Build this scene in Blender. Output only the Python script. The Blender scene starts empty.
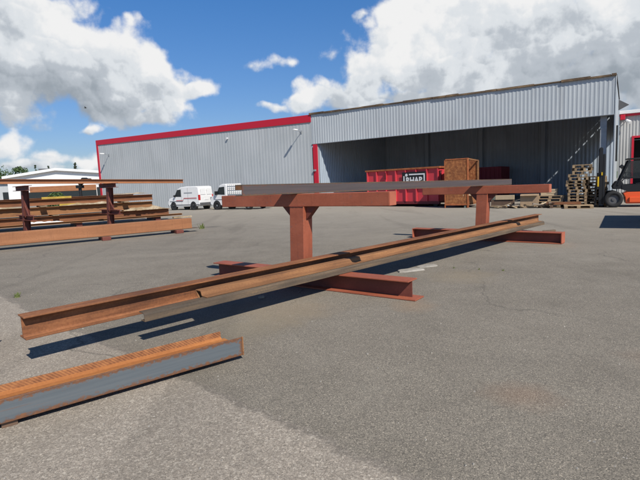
import bpy, bmesh, math, random
from mathutils import Vector, Matrix
random.seed(7)
SC = bpy.context.scene
C = SC.collection
R = math.radians

# ------------------------------------------------------------------ helpers
class MB:
    """collects shapes into one mesh"""
    def __init__(s): s.v = []; s.f = []; s.mi = []; s.cur = 0
    def add(s, vs, fs, m=None):
        o = len(s.v)
        for v in vs:
            v = Vector(v)
            s.v.append(m @ v if m is not None else v)
        for f in fs:
            s.f.append([i + o for i in f]); s.mi.append(s.cur)
        return s
    def box(s, x0, x1, y0, y1, z0, z1, m=None):
        return s.add([(x0,y0,z0),(x1,y0,z0),(x1,y1,z0),(x0,y1,z0),(x0,y0,z1),(x1,y0,z1),(x1,y1,z1),(x0,y1,z1)],
              [(0,3,2,1),(4,5,6,7),(0,1,5,4),(1,2,6,5),(2,3,7,6),(3,0,4,7)], m)
    def ext(s, prof, x0, x1, m=None):
        """closed polygon prof of (y,z), counter-clockwise seen from +x, pushed along x"""
        n = len(prof)
        vs = [(x0,a,b) for a,b in prof] + [(x1,a,b) for a,b in prof]
        fs = [(i,(i+1)%n,n+(i+1)%n,n+i) for i in range(n)]
        fs = [tuple(reversed(f)) for f in fs]
        fs += [tuple(range(n)), tuple(range(2*n-1,n-1,-1))]
        return s.add(vs, fs, m)
    def exty(s, prof, y0, y1, m=None):
        """closed polygon of (x,z) pushed along y"""
        n = len(prof)
        vs = [(a,y0,b) for a,b in prof] + [(a,y1,b) for a,b in prof]
        fs = [(i,(i+1)%n,n+(i+1)%n,n+i) for i in range(n)]
        fs += [tuple(range(n-1,-1,-1)), tuple(range(n,2*n))]
        return s.add(vs, fs, m)
    def bar(s, p, q, w, h=None, up=(0,0,1)):
        p = Vector(p); q = Vector(q); d = q - p; L = d.length
        if L < 1e-6: return s
        d.normalize(); u = Vector(up)
        if abs(d.dot(u)) > .98: u = Vector((1,0,0))
        sd = u.cross(d).normalized(); u = d.cross(sd)
        m = Matrix((( d.x,sd.x,u.x,p.x),(d.y,sd.y,u.y,p.y),(d.z,sd.z,u.z,p.z),(0,0,0,1)))
        h = h or w
        return s.box(0, L, -w/2, w/2, -h/2, h/2, m)
    def cyl(s, p, q, r0, r1=None, n=14):
        p = Vector(p); q = Vector(q); d = (q-p); L = d.length; d.normalize()
        r1 = r0 if r1 is None else r1
        u = Vector((0,0,1)) if abs(d.z) < .9 else Vector((1,0,0))
        a = u.cross(d).normalized(); b = d.cross(a)
        vs = [p + a*math.cos(2*math.pi*i/n)*r0 + b*math.sin(2*math.pi*i/n)*r0 for i in range(n)]
        vs += [q + a*math.cos(2*math.pi*i/n)*r1 + b*math.sin(2*math.pi*i/n)*r1 for i in range(n)]
        fs = [(i,(i+1)%n,n+(i+1)%n,n+i) for i in range(n)] + [tuple(range(n-1,-1,-1)), tuple(range(n,2*n))]
        return s.add(vs, fs)
    def ring(s, c, axis, r_out, r_in, w, n=24):
        """tyre-like ring around a local y axis at c"""
        c = Vector(c); vs = []; fs = []
        prof = [(r_in,-w/2),(r_out*.96,-w/2),(r_out,-w*.36),(r_out,w*.36),(r_out*.96,w/2),(r_in,w/2)]
        k = len(prof)
        for i in range(n):
            t = 2*math.pi*i/n
            for (r,y) in prof: vs.append(c + Vector((math.cos(t)*r, y, math.sin(t)*r)))
        for i in range(n):
            j = (i+1) % n
            for a in range(k):
                b = (a+1) % k
                fs.append((i*k+a, i*k+b, j*k+b, j*k+a))
        return s.add(vs, fs)
    def quad(s, a, b, c, d): return s.add([a,b,c,d], [(0,1,2,3)])
    def build(s, name, mat, parent=None, bevel=0, smooth=False, segs=2):
        me = bpy.data.meshes.new(name)
        me.from_pydata([tuple(v) for v in s.v], [], s.f)
        mats = mat if isinstance(mat, (list,tuple)) else [mat]
        for m_ in mats: me.materials.append(m_)
        if len(mats) > 1:
            for p, i in zip(me.polygons, s.mi): p.material_index = i
        me.update()
        bm = bmesh.new(); bm.from_mesh(me); bmesh.ops.recalc_face_normals(bm, faces=bm.faces); bm.to_mesh(me); bm.free()
        if smooth:
            for p in me.polygons: p.use_smooth = True
        o = bpy.data.objects.new(name, me); C.objects.link(o)
        if parent is not None: o.parent = parent
        if bevel:
            b = o.modifiers.new('Bevel', 'BEVEL'); b.width = bevel; b.segments = segs; b.limit_method = 'ANGLE'; b.angle_limit = R(35)
            b.harden_normals = False
        return o

def tag(o, label, cat, group=None, kind=None):
    o['label'] = label; o['category'] = cat
    if group: o['group'] = group
    o['kind'] = kind or 'thing'
    return o
def thing(name, label, cat, loc=(0,0,0), rz=0, group=None, scale=1):
    o = bpy.data.objects.new(name, None); C.objects.link(o); o.empty_display_size = .2
    o.location = loc; o.rotation_euler = (0,0,rz); o.scale = (scale,)*3
    return tag(o, label, cat, group)
def kids(o): return [x for x in bpy.data.objects if x.parent == o]
def dup(root, loc, rz, label, group=None):
    r = root.copy(); C.objects.link(r); r.location = loc; r.rotation_euler = (0,0,rz); r['label'] = label
    if group: r['group'] = group
    for ch in kids(root):
        c = ch.copy(); C.objects.link(c); c.parent = r
        for g in kids(ch):
            d = g.copy(); C.objects.link(d); d.parent = c
    return r

# ------------------------------------------------------------------ materials
def lin(h):
    h = h.lstrip('#'); out = []
    for i in (0,2,4):
        c = int(h[i:i+2],16)/255
        out.append(c/12.92 if c <= .04045 else ((c+.055)/1.055)**2.4)
    return (*out, 1)
class NT:
    def __init__(s, name):
        s.m = bpy.data.materials.new(name); s.m.use_nodes = True
        s.t = s.m.node_tree; s.n = s.t.nodes; s.l = s.t.links
        s.p = s.n['Principled BSDF']
    def new(s, typ, **kw):
        n = s.n.new(typ)
        for k, v in kw.items():
            if hasattr(n, k): setattr(n, k, v)
            else: n.inputs[k].default_value = v
        return n
    def link(s, a, b): s.l.new(a, b)
    def coord(s, kind='Object', scale=(1,1,1)):
        tc = s.new('ShaderNodeTexCoord'); mp = s.new('ShaderNodeMapping'); mp.inputs['Scale'].default_value = scale
        s.link(tc.outputs[kind], mp.inputs['Vector']); return mp.outputs['Vector']
    def noise(s, vec, scale, detail=4, rough=.55, dist=0):
        n = s.new('ShaderNodeTexNoise'); n.inputs['Scale'].default_value = scale; n.inputs['Detail'].default_value = detail
        n.inputs['Roughness'].default_value = rough; n.inputs['Distortion'].default_value = dist
        s.link(vec, n.inputs['Vector']); return n.outputs['Fac']
    def ramp(s, fac, stops, interp='LINEAR'):
        n = s.new('ShaderNodeValToRGB'); n.color_ramp.interpolation = interp
        e = n.color_ramp.elements
        while len(e) < len(stops): e.new(.5)
        for k, (p, c) in zip(e, stops):
            k.position = p; k.color = c if len(c) == 4 else (*c,1)
        s.link(fac, n.inputs['Fac']); return n.outputs['Color']
    def step(s, fac, a, b): return s.ramp(fac, [(a,(0,0,0)),(b,(1,1,1))])
    def mix(s, fac, a, b, mode='MIX'):
        n = s.new('ShaderNodeMix', data_type='RGBA', blend_type=mode)
        for k, x in ((0,fac),(6,a),(7,b)):
            if isinstance(x, (tuple,list)): n.inputs[k].default_value = x if len(x)==4 else (*x,1)
            elif isinstance(x, (int,float)): n.inputs[k].default_value = x
            else: s.link(x, n.inputs[k])
        return n.outputs[2]
    def math(s, op, a, b=None, c=None, clamp=False):
        n = s.new('ShaderNodeMath', operation=op, use_clamp=clamp)
        for k, x in ((0,a),(1,b),(2,c)):
            if x is None: continue
            if isinstance(x, (int,float)): n.inputs[k].default_value = x
            else: s.link(x, n.inputs[k])
        return n.outputs[0]
    def out(s, col, rough=.6, metal=0, bump=None, bstr=.3, bdist=.01):
        if isinstance(col, (tuple,list)): s.p.inputs['Base Color'].default_value = col if len(col)==4 else (*col,1)
        else: s.link(col, s.p.inputs['Base Color'])
        if isinstance(rough, (int,float)): s.p.inputs['Roughness'].default_value = rough
        else: s.link(rough, s.p.inputs['Roughness'])
        s.p.inputs['Metallic'].default_value = metal
        if bump is not None:
            b = s.new('ShaderNodeBump'); b.inputs['Strength'].default_value = bstr; b.inputs['Distance'].default_value = bdist
            s.link(bump, b.inputs['Height']); s.link(b.outputs['Normal'], s.p.inputs['Normal'])
        return s.m

def rust(name, dark, mid, light, streak=(.35,3,3), scale=4, rough=.85, speck=None, chips=None):
    n = NT(name)
    v = n.coord('Object', streak); v2 = n.coord('Object', (1,1,1))
    a = n.noise(v, scale, 6, .62); b = n.noise(v2, 38, 5, .7)
    f = n.math('ADD', n.math('MULTIPLY', a, .7), n.math('MULTIPLY', b, .3))
    col = n.ramp(f, [(.33,dark),(.5,mid),(.66,light)])
    big = n.noise(v2, 1.3, 3, .5)
    col = n.mix(n.step(big,.45,.75), col, n.mix(.5, col, dark))
    if speck is not None:
        s_ = n.noise(v2, 14, 3, .6)
        col = n.mix(n.step(s_, .63, .70), col, speck)
    if chips is not None:
        c1 = n.noise(v2, 26, 6, .75); c2 = n.noise(v2, 2.3, 3, .6)
        col = n.mix(n.math('MULTIPLY', n.math('MULTIPLY', n.step(c1,.60,.64), n.step(c2,.42,.62)), .85), col, chips)
        sv = n.coord('Object', (14,14,.9)); c3 = n.noise(sv, 1.6, 5, .65)
        col = n.mix(n.math('MULTIPLY', n.step(c3,.54,.72), .38), col, tuple(x*.5 for x in mid))
        sv2 = n.coord('Object', (1.2,30,30)); c4 = n.noise(sv2, 1.3, 4, .7)
        col = n.mix(n.math('MULTIPLY', n.step(c4,.66,.70), .35), col, tuple(min(1,x*1.9) for x in light))
    return n.out(col, rough, 0, b, .25, .004)

def paint(name, col, dirt=(.12,.09,.06), amount=.35, rough=.5, scale=3, edge=None):
    n = NT(name); v = n.coord('Object')
    a = n.noise(v, scale, 6, .65); b = n.noise(v, scale*9, 4, .6)
    f = n.math('ADD', n.math('MULTIPLY', a, .65), n.math('MULTIPLY', b, .35))
    c = n.mix(n.math('MULTIPLY', n.step(f,.5,.72), amount), col, dirt)
    c = n.mix(n.math('MULTIPLY', n.step(a,.2,.8), .25), c, tuple(min(1,x*1.25) for x in col[:3]))
    return n.out(c, rough, 0, b, .06, .003)

def flat(name, col, rough=.5, metal=0, lo=.82, hi=1.08):
    n = NT(name); v = n.coord('Object'); a = n.noise(v, 5, 5, .6)
    c = n.mix(n.step(a,.3,.75), tuple(x*lo for x in col[:3]), tuple(min(1,x*hi) for x in col[:3]))
    return n.out(c, rough, metal)

M = {}
M['rust_beam']   = rust('rust_beam', (.080,.031,.015), (.225,.085,.033), (.37,.155,.062), (.25,3,3), 5)
M['rust_orange'] = rust('rust_orange', (.24,.085,.024), (.38,.145,.04), (.50,.22,.07), (.2,3,3), 5)
M['rust_tan']    = rust('rust_tan', (.13,.058,.026), (.27,.125,.05), (.38,.185,.075), (.2,4,4), 5)
M['rust_gray']   = rust('rust_gray', (.060,.045,.032), (.118,.084,.056), (.20,.132,.074), (.2,4,4), 6, .75)
M['primer']      = rust('red_primer', (.27,.072,.036), (.345,.096,.049), (.40,.118,.062), (.6,1.2,1.2), 3, .6, speck=(.25,.10,.07), chips=(.13,.05,.03))
M['primer_shaded'] = rust('shaded_primer', (.10,.03,.02), (.15,.042,.028), (.19,.055,.036), (.6,1.2,1.2), 3, .65)  # primer darkened to put the flange shade into the foot webs
M['primer_lit'] = rust('sunlit_primer', (.36,.10,.055), (.46,.135,.075), (.52,.16,.09), (1,1,1), 3, .55)  # same primer lightened, sunlight painted into the arm and foot ends
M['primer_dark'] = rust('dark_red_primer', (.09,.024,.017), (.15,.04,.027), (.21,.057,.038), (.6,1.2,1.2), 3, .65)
M['rust_old']    = rust('rust_container', (.11,.037,.015), (.29,.098,.031), (.47,.205,.068), (1,1,1), 7, .85, speck=(.52,.30,.13))
M['rust_orange2'] = rust('orange_rust_frame', (.22,.065,.022), (.36,.105,.035), (.46,.17,.06), (1,1,1), 4)
M['orange_beam'] = rust('orange_primer_beam', (.25,.098,.040), (.33,.137,.056), (.40,.172,.076), (.15,1,2), 3, .65, chips=(.16,.07,.035))
M['timber_rust'] = rust('brown_stock_steel', (.11,.042,.018), (.21,.082,.033), (.30,.125,.05), (.15,3,3), 4, .8)

# mill-scale steel: blue-grey with rusty edges
def mill(name, base, base2, rustc, zlo, zhi, edge=.22):
    n = NT(name); tc = n.new('ShaderNodeTexCoord'); sep = n.new('ShaderNodeSeparateXYZ'); n.link(tc.outputs['Object'], sep.inputs[0])
    v = n.coord('Object', (.7,1,1)); a = n.noise(v, 34, 7, .75); v1 = n.coord('Object', (.15,6,6)); st = n.noise(v1, 5, 5, .6)
    z = n.math('DIVIDE', n.math('SUBTRACT', sep.outputs['Z'], zlo), zhi - zlo)
    d = n.math('MINIMUM', z, n.math('SUBTRACT', 1.0, z)); d = n.math('MINIMUM', d, n.math('ADD', n.math('MULTIPLY', n.math('ABSOLUTE', sep.outputs['X']), 5.0), .02))
    e = n.math('SUBTRACT', d, n.math('MULTIPLY', n.math('SUBTRACT', a, .5), .85))
    c = n.ramp(st, [(.3,base),(.7,base2)])
    ru = n.ramp(a, [(.35,tuple(x*.45 for x in rustc)),(.65,rustc)])
    c = n.mix(n.ramp(e, [(edge*.45,(1,1,1)),(edge*1.0,(0,0,0))]), c, ru)
    c = n.mix(n.math('MULTIPLY', n.step(st,.62,.70), .5), c, ru)
    return n.out(c, .55, .0, a, .15, .003)
M['mill_blue'] = mill('mill_scale_blue', (.085,.102,.117), (.128,.145,.156), (.20,.09,.045), .045, .222, .19)
M['mill_grey'] = mill('mill_scale_grey', (.072,.058,.057), (.105,.085,.083), (.17,.08,.055), 0, .16, .14)

def chevron():
    n = NT('rust_chevron'); tc = n.new('ShaderNodeTexCoord'); sep = n.new('ShaderNodeSeparateXYZ'); n.link(tc.outputs['Object'], sep.inputs[0])
    tri = n.math('PINGPONG', sep.outputs['Z'], .045)
    ph = n.math('ADD', n.math('MULTIPLY', sep.outputs['X'], 1.0), n.math('MULTIPLY', sep.outputs['Z'], 1.1))
    w = n.math('SINE', n.math('MULTIPLY', ph, 2*math.pi/.030))
    v = n.coord('Object'); a = n.noise(v, 22, 5, .7); b = n.noise(v, 5, 4, .6)
    msk = n.step(n.noise(v, 9, 3, .6), .30, .5)
    k = n.math('ADD', n.math('MULTIPLY', n.math('MULTIPLY', w, .28), msk), n.math('MULTIPLY', n.math('SUBTRACT', a, .5), 1.8))
    k = n.math('ADD', k, n.math('SUBTRACT', b, .5))
    c = n.ramp(n.math('ADD', n.math('MULTIPLY', k, .5), .5), [(.2,(.44,.20,.075)),(.5,(.30,.125,.05)),(.85,(.11,.042,.02))])
    return n.out(c, .85, 0, a, .2, .004)
M['chevron'] = chevron()

def sheet(name, c1, c2, rough=.45, streaks=.35, dirt=(.10,.085,.07)):
    n = NT(name); v = n.coord('Object', (1,1,.12)); v2 = n.coord('Object')
    a = n.noise(v, 2.2, 5, .6); b = n.noise(v2, .35, 4, .5); g = n.noise(v2, 30, 3, .6)
    c = n.mix(n.step(b,.35,.65), c1, c2)
    c = n.mix(n.math('MULTIPLY', n.step(a,.52,.78), streaks), c, dirt)
    return n.out(c, rough, .0, g, .03, .002)
M['facade']   = sheet('grey_sheet_metal', (.43,.455,.46), (.48,.50,.505), .5, .2)
M['header']   = sheet('pale_sheet_metal', (.42,.455,.48), (.47,.505,.525), .5, .22)
M['inner']    = sheet('dark_sheet_metal', (.36,.42,.49), (.44,.505,.575), .55, .3)
M['neighbour']= sheet('cream_sheet_metal', (.42,.42,.41), (.47,.47,.46), .5, .25)
M['red_trim'] = paint('red_trim_paint', (.50,.012,.03), (.2,.02,.02), .15, .35)
M['roofing']  = flat('dark_roofing', (.06,.06,.065), .8)
M['roof_edge']= rust('rusty_roof_edge', (.035,.025,.018), (.13,.085,.05), (.36,.24,.13), (.5,1,1), 1.6)
M['white']    = flat('white_paint', (.78,.78,.77), .35, 0, .95, 1.02)
M['white_wall']= flat('white_render', (.74,.74,.73), .8, 0, .97, 1.01)
M['black']    = flat('black_paint', (.012,.012,.013), .45)
M['rubber']   = flat('rubber', (.02,.02,.021), .85)
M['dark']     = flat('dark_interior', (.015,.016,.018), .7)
M['steel']    = flat('galvanised_steel', (.33,.35,.37), .45, .2)
M['rim']      = flat('silver_rim', (.42,.43,.44), .4, .4)
M['grey_plastic'] = flat('grey_plastic', (.10,.10,.105), .6)
M['red_stripe'] = flat('red_stripe', (.45,.03,.03), .4)
M['dark_stripe'] = flat('grey_stripe', (.10,.11,.14), .4)
M['tail']     = flat('red_lens', (.5,.02,.02), .2)
M['amber']    = flat('yellow_paint', (.75,.48,.02), .4)
M['yellow_dull'] = flat('worn_yellow_paint', (.52,.36,.05), .6, 0, .6, 1.05)
M['fork_orange'] = paint('orange_red_paint', (.72,.10,.028), (.2,.05,.02), .25, .35)
M['skip_red'] = paint('skip_red_paint', (.60,.048,.064), (.30,.05,.05), .6, .5, 2.2)
M['skip_dark'] = paint('skip_dark_red', (.16,.014,.02), (.05,.02,.02), .4, .6)
M['red_container'] = paint('dark_red_container', (.22,.01,.02), (.05,.02,.02), .3, .6)
M['text_white'] = flat('sign_white', (.8,.8,.8), .5)
def glassm():
    n = NT('dark_glass'); n.out((.02,.028,.032), .06); n.p.inputs['IOR'].default_value = 1.5; return n.m
M['glass'] = glassm()
def wood(name, a, b):
    n = NT(name); v = n.coord('Object', (1,6,6)); f = n.noise(v, 4, 5, .65)
    oi = n.new('ShaderNodeObjectInfo')
    c = n.ramp(f, [(.3,a),(.7,b)])
    c = n.mix(n.math('MULTIPLY', oi.outputs['Random'], .8), c, tuple(x*.38 for x in a))
    return n.out(c, .8, 0, f, .2, .004)
M['wood']     = wood('pallet_wood', (.30,.20,.11), (.48,.35,.21))
M['wood_pale']= wood('pale_wood', (.55,.42,.26), (.68,.55,.37))
M['wood_grey']= wood('weathered_wood', (.24,.20,.16), (.38,.33,.27))
M['white_wood']= wood('white_painted_wood', (.5,.49,.46), (.72,.71,.68))
M['wood_dark']= wood('dark_block_wood', (.10,.06,.04), (.18,.11,.07))
M['cardboard']= flat('cardboard', (.34,.24,.15), .9)
M['tarp']     = rust('tan_tarp', (.18,.125,.07), (.33,.25,.155), (.56,.48,.36), (1,1,1), 2.5, .8)
M['stone']    = rust('pale_concrete', (.22,.205,.18), (.33,.305,.27), (.44,.41,.36), (1,1,1), 6, .9)
M['grey_green']= flat('grey_green_paint', (.16,.20,.18), .6)

def asphalt():
    n = NT('asphalt'); tc = n.new('ShaderNodeTexCoord'); V = tc.outputs['Object']
    sep = n.new('ShaderNodeSeparateXYZ'); n.link(V, sep.inputs[0]); X = sep.outputs['X']; Y = sep.outputs['Y']
    n1 = n.noise(V, .23, 5, .6); n2 = n.noise(V, 1.4, 5, .6); n3 = n.noise(V, 14, 4, .65)
    vo = n.new('ShaderNodeTexVoronoi'); vo.inputs['Scale'].default_value = 165; n.link(V, vo.inputs['Vector'])
    vo2 = n.new('ShaderNodeTexVoronoi'); vo2.inputs['Scale'].default_value = 72; n.link(V, vo2.inputs['Vector'])
    sc = n.new('ShaderNodeSeparateColor'); n.link(vo.outputs['Color'], sc.inputs[0])
    sc2 = n.new('ShaderNodeSeparateColor'); n.link(vo2.outputs['Color'], sc2.inputs[0])
    base = n.ramp(n2, [(.25,(.150,.137,.118)),(.5,(.186,.170,.148)),(.75,(.218,.201,.176))])
    base = n.mix(n.math('MULTIPLY', n.step(n1,.35,.68), .55), base, (.228,.210,.184))
    # individual stones in the binder
    g = n.ramp(sc.outputs[0], [(0,(.38,.38,.38)),(.4,(.84,.84,.835)),(.8,(1.18,1.17,1.15)),(.93,(1.45,1.43,1.38)),(1,(2.3,2.25,2.15))])
    base = n.mix(.85, base, g, 'MULTIPLY')
    # older pebbly surface lower left, along a wavering seam
    sx = n.math('ADD', n.math('MULTIPLY', X, .68), n.math('MULTIPLY', Y, .733))      # across-seam distance
    wob = n.math('ADD', n.math('MULTIPLY', n.math('SUBTRACT', n2, .5), .30), n.math('MULTIPLY', n.math('SUBTRACT', n3, .5), .14))
    d = n.math('ADD', n.math('SUBTRACT', sx, 2.12), wob)
    old = n.ramp(d, [(.0,(1,1,1)),(.05,(0,0,0))])
    far = n.math('LESS_THAN', Y, 8.6); old = n.math('MULTIPLY', old, far)
    og = n.ramp(sc2.outputs[0], [(0,(.18,.158,.138)),(.55,(.285,.255,.225)),(.85,(.39,.355,.315)),(1,(.60,.56,.50))])
    og = n.mix(.5, og, n.mix(1.0, (.315,.282,.248,1), g, 'MULTIPLY'))
    col = n.mix(n.math('MULTIPLY', old, .85), base, og)
    seam = n.ramp(n.math('ABSOLUTE', d), [(.0,(1,1,1)),(.045,(0,0,0))])
    col = n.mix(n.math('MULTIPLY', n.math('MULTIPLY', seam, far), .5), col, (.07,.065,.06))
    # cracks
    dv = n.new('ShaderNodeVectorMath', operation='ADD'); nz = n.new('ShaderNodeTexNoise'); nz.inputs['Scale'].default_value = 1.1; nz.inputs['Detail'].default_value = 5
    n.link(V, nz.inputs['Vector']); sv = n.new('ShaderNodeVectorMath', operation='SCALE'); sv.inputs['Scale'].default_value = .9
    n.link(nz.outputs['Color'], sv.inputs[0]); n.link(V, dv.inputs[0]); n.link(sv.outputs[0], dv.inputs[1])
    vc = n.new('ShaderNodeTexVoronoi', feature='DISTANCE_TO_EDGE'); vc.inputs['Scale'].default_value = .27; n.link(dv.outputs[0], vc.inputs['Vector'])
    cr = n.ramp(vc.outputs['Distance'], [(.0,(1,1,1)),(.006,(0,0,0))])
    cm = n.math('MULTIPLY', cr, n.step(n.noise(V,.5,3,.5), .45, .6))
    col = n.mix(n.math('MULTIPLY', cm, .6), col, (.055,.052,.047))
    # dark oil and damp blotches, rust wash, pale dust
    bl = n.noise(V, .8, 4, .55, .6)
    col = n.mix(n.math('MULTIPLY', n.step(bl,.62,.80), .25), col, (.085,.08,.075))
    ds = n.noise(V, .33, 6, .7, .4)
    col = n.mix(n.math('MULTIPLY', n.step(ds,.55,.75), .35), col, (.30,.285,.255))
    def spot(px, py, r, colr, k):
        nonlocal col
        dx = n.math('SUBTRACT', X, px); dy = n.math('SUBTRACT', Y, py)
        rr = n.math('SQRT', n.math('ADD', n.math('MULTIPLY',dx,dx), n.math('MULTIPLY',dy,dy)))
        rr = n.math('ADD', rr, n.math('MULTIPLY', n.math('SUBTRACT', n2, .5), r*1.6))
        col = n.mix(n.math('MULTIPLY', n.ramp(rr, [(r*.25,(1,1,1)),(r,(0,0,0))]), k), col, colr)
    spot(1.5, 3.45, .34, (.24,.13,.075), .26); spot(2.9, 4.0, .34, (.23,.13,.08), .2); spot(-.6,6.4,1.1,(.30,.24,.17),.35); spot(2.4,7.9,.7,(.24,.20,.14),.45)
    spot(-.9,5.6,.8,(.22,.19,.14),.4); spot(-4.6,20.6,.5,(.03,.03,.03),.7); spot(1.2,6.2,.4,(.26,.17,.10),.4); spot(5.4,10.9,.5,(.25,.19,.13),.4)
    # sandy dust in front of the hall, grass beyond the yard
    yy = n.math('ADD', n.math('MULTIPLY', X, .5388), n.math('MULTIPLY', Y, .8425))
    yy = n.math('ADD', yy, n.math('MULTIPLY', n.math('SUBTRACT', n1, .5), 8))
    col = n.mix(n.math('MULTIPLY', n.ramp(n.math('DIVIDE', yy, 40), [(.26,(0,0,0)),(.60,(1,1,1))]), .6), col, (.335,.315,.285))
    col = n.mix(n.ramp(n.math('DIVIDE', Y, 400), [(.27,(0,0,0)),(.3,(1,1,1))]), col, (.05,.085,.025))
    h = n.math('ADD', n.math('MULTIPLY', vo.outputs['Distance'], .5), n.math('MULTIPLY', n3, .8))
    # broad tonal drift, tyre tracks and repair patches
    tv = n.coord('Object', (.9,.11,1)); tw = n.noise(tv, .8, 4, .55, .5)
    col = n.mix(n.math('MULTIPLY', n.step(tw,.56,.66), .28), col, (.085,.077,.066))
    tv2 = n.coord('Object', (.16,.8,1)); tw2 = n.noise(tv2, .7, 4, .55, .6)
    col = n.mix(n.math('MULTIPLY', n.step(tw2,.56,.68), .26), col, (.27,.245,.21))
    n4 = n.noise(V, 5.5, 5, .7)
    col = n.mix(n.math('MULTIPLY', n.step(n4,.56,.74), .30), col, (.095,.085,.072))
    col = n.mix(1.0, col, (1.13,1.10,1.035,1), 'MULTIPLY')
    return n.out(col, .9, 0, h, .30, .005)
M['asphalt'] = asphalt()

def leafm(name, a, b):
    n = NT(name); v = n.coord('Object'); f = n.noise(v, 1.2, 3, .6)
    return n.out(n.ramp(f, [(.35,a),(.65,b)]), .7)
M['leaf'] = leafm('leaf_green', (.025,.055,.015), (.07,.12,.03))
M['leaf_dark'] = leafm('needle_green', (.03,.05,.028), (.06,.085,.04))
M['weed'] = leafm('weed_green', (.09,.12,.03), (.17,.20,.06))
M['bark'] = flat('bark', (.07,.05,.035), .9)

# ------------------------------------------------------------------ ground
g = MB(); S = 3000
g.quad((-S,-S,0),(S,-S,0),(S,S,0),(-S,S,0))
o = g.build('ground', M['asphalt']); o['kind'] = 'structure'

# ------------------------------------------------------------------ steel sections (local x = length)
def i_flange(w, t, zc): return (-w/2, w/2, zc - t/2, zc + t/2)
def i_beam(name, label, cat, loc, rz, L, H, W, tf, tw, mat, group=None, tilt=0, fm=None, bm_=None):
    t = thing(name, label, cat, loc, rz, group); t.rotation_euler = (0, tilt, rz)
    MB().box(0, L, -W/2, W/2, H-tf, H).build('flange', fm or mat, t, .004)
    MB().box(0, L, -W/2, W/2, 0, tf).build('flange', bm_ or fm or mat, t, .004)
    w = MB().box(.0, L, -tw/2, tw/2, tf, H-tf)
    # root fillets
    r = tf*1.1
    for s in (-1,1):
        w.ext([(s*tw/2,tf),(s*(tw/2+r),tf),(s*tw/2,tf+r)], .001, L-.001)
        w.ext([(s*tw/2,H-tf),(s*tw/2,H-tf-r),(s*(tw/2+r),H-tf)], .001, L-.001)
    w.build('web', mat, t)
    return t

# long rusty beam lying on the two feet
AD = math.atan2(.711, .7025)
i_beam('steel_beam', 'long rusty I-beam lying farthest left on the red feet, top flange lit by the sun', 'beam',
       (-2.92,4.53,.275), AD, 13.25, .228, .20, .016, .011, M['rust_beam'])
# grey-brown channel next to it, outer web toward the right
n_ = Vector((.711,-.7025,0)); a_ = Vector((-2.92,4.53,.275)); d_ = Vector((.7025,.711,0))
def along(s, off, z=.275): p = a_ + d_*s + n_*off; return (p.x, p.y, z)
ch = MB()
pr = [(-.452,0),(-.452,.010),(-.447,.070),(-.438,.088),(-.418,.097),(-.33,.099),(-.33,.090),(-.415,.088),(-.430,.080),(-.438,.068),(-.441,.010),(-.36,.010),(-.36,0)]
ch.ext(pr, 0, 11.45)
o = ch.build('steel_channel', M['rust_gray'], None, .002)
o.location = along(1.02, 0); o.rotation_euler = (0,0,AD)
tag(o, 'low grey-brown steel channel nearest the camera in the bundle on the red feet', 'channel')
hp = MB()
outer = [(-.425,.1005),(-.335,.1045),(-.318,.112),(-.300,.160),(-.288,.169),(-.185,.169),(-.176,.160),(-.262,.022),(-.252,.012),(-.20,.012),(-.20,.002),(-.262,.002),(-.275,.012),(-.275,.022),(-.192,.159),(-.284,.159),(-.291,.154),(-.308,.107),(-.33,.0945+.0055),(-.425,.0998)]
outer = [(-.425,.107),(-.335,.111),(-.318,.118),(-.300,.160),(-.288,.169),(-.185,.169),(-.176,.160),(-.262,.022),(-.252,.012),(-.20,.012),(-.20,.002),(-.262,.002),(-.275,.012),(-.275,.022),(-.192,.159),(-.284,.159),(-.291,.154),(-.308,.110),(-.33,.1015),(-.425,.0995)]
hp.ext(outer, 0, 10.55)
o = hp.build('steel_profile', M['rust_tan'], None, .0015)
o.location = along(1.80, 0); o.rotation_euler = (0,0,AD)
tag(o, 'rusty folded steel profile with open end wedged between I-beam and channel', 'steel profile')

# H-beam on the ground, bottom left, lying on its side
hb = thing('wide_flange_beam', 'short wide-flange beam lying on its side at lower left, blue-grey face and orange web', 'beam', (-.79,4.46,0), math.atan2(1.14,1.45))
L = 7.0
MB().box(-L, 0, -.008, .008, .045, .222).build('flange', [M['mill_blue']], hb, .004)
MB().box(-L, -.055, .330, .346, .045, .215).build('flange', M['chevron'], hb, .004)
w = MB().box(-L, -.02, .008, .33, .128, .140)
w.ext([(.008,.14),(.03,.14),(.008,.162)], -L, -.02); w.ext([(.33,.14),(.33,.162),(.308,.14)], -L, -.056)
w.build('web', M['rust_orange'], hb)
e = MB()
e.box(-.0005, .012, -.011, .011, .043, .224)
e.build('cut_edge', M['rust_tan'], hb, .003)
hbd = Vector((1.45,1.14,0)).normalized(); hbn = Vector((-hbd.y,hbd.x,0))
for k, s in enumerate((-1.9,-5.6)):
    p = Vector((-.79,4.46,0)) + hbd*s + hbn*.17
    o = MB().box(-.05,.05,-.15,.15,0,.044).build('wood_block', M['wood_dark'])
    o.location = p; o.rotation_euler = (0,0,math.atan2(1.14,1.45))
    tag(o, ['flat wooden block under the middle of the sideways wide-flange beam','flat wooden block under the far left end of the sideways beam'][k], 'wood block', 'blocks under the wide-flange beam')

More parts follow.
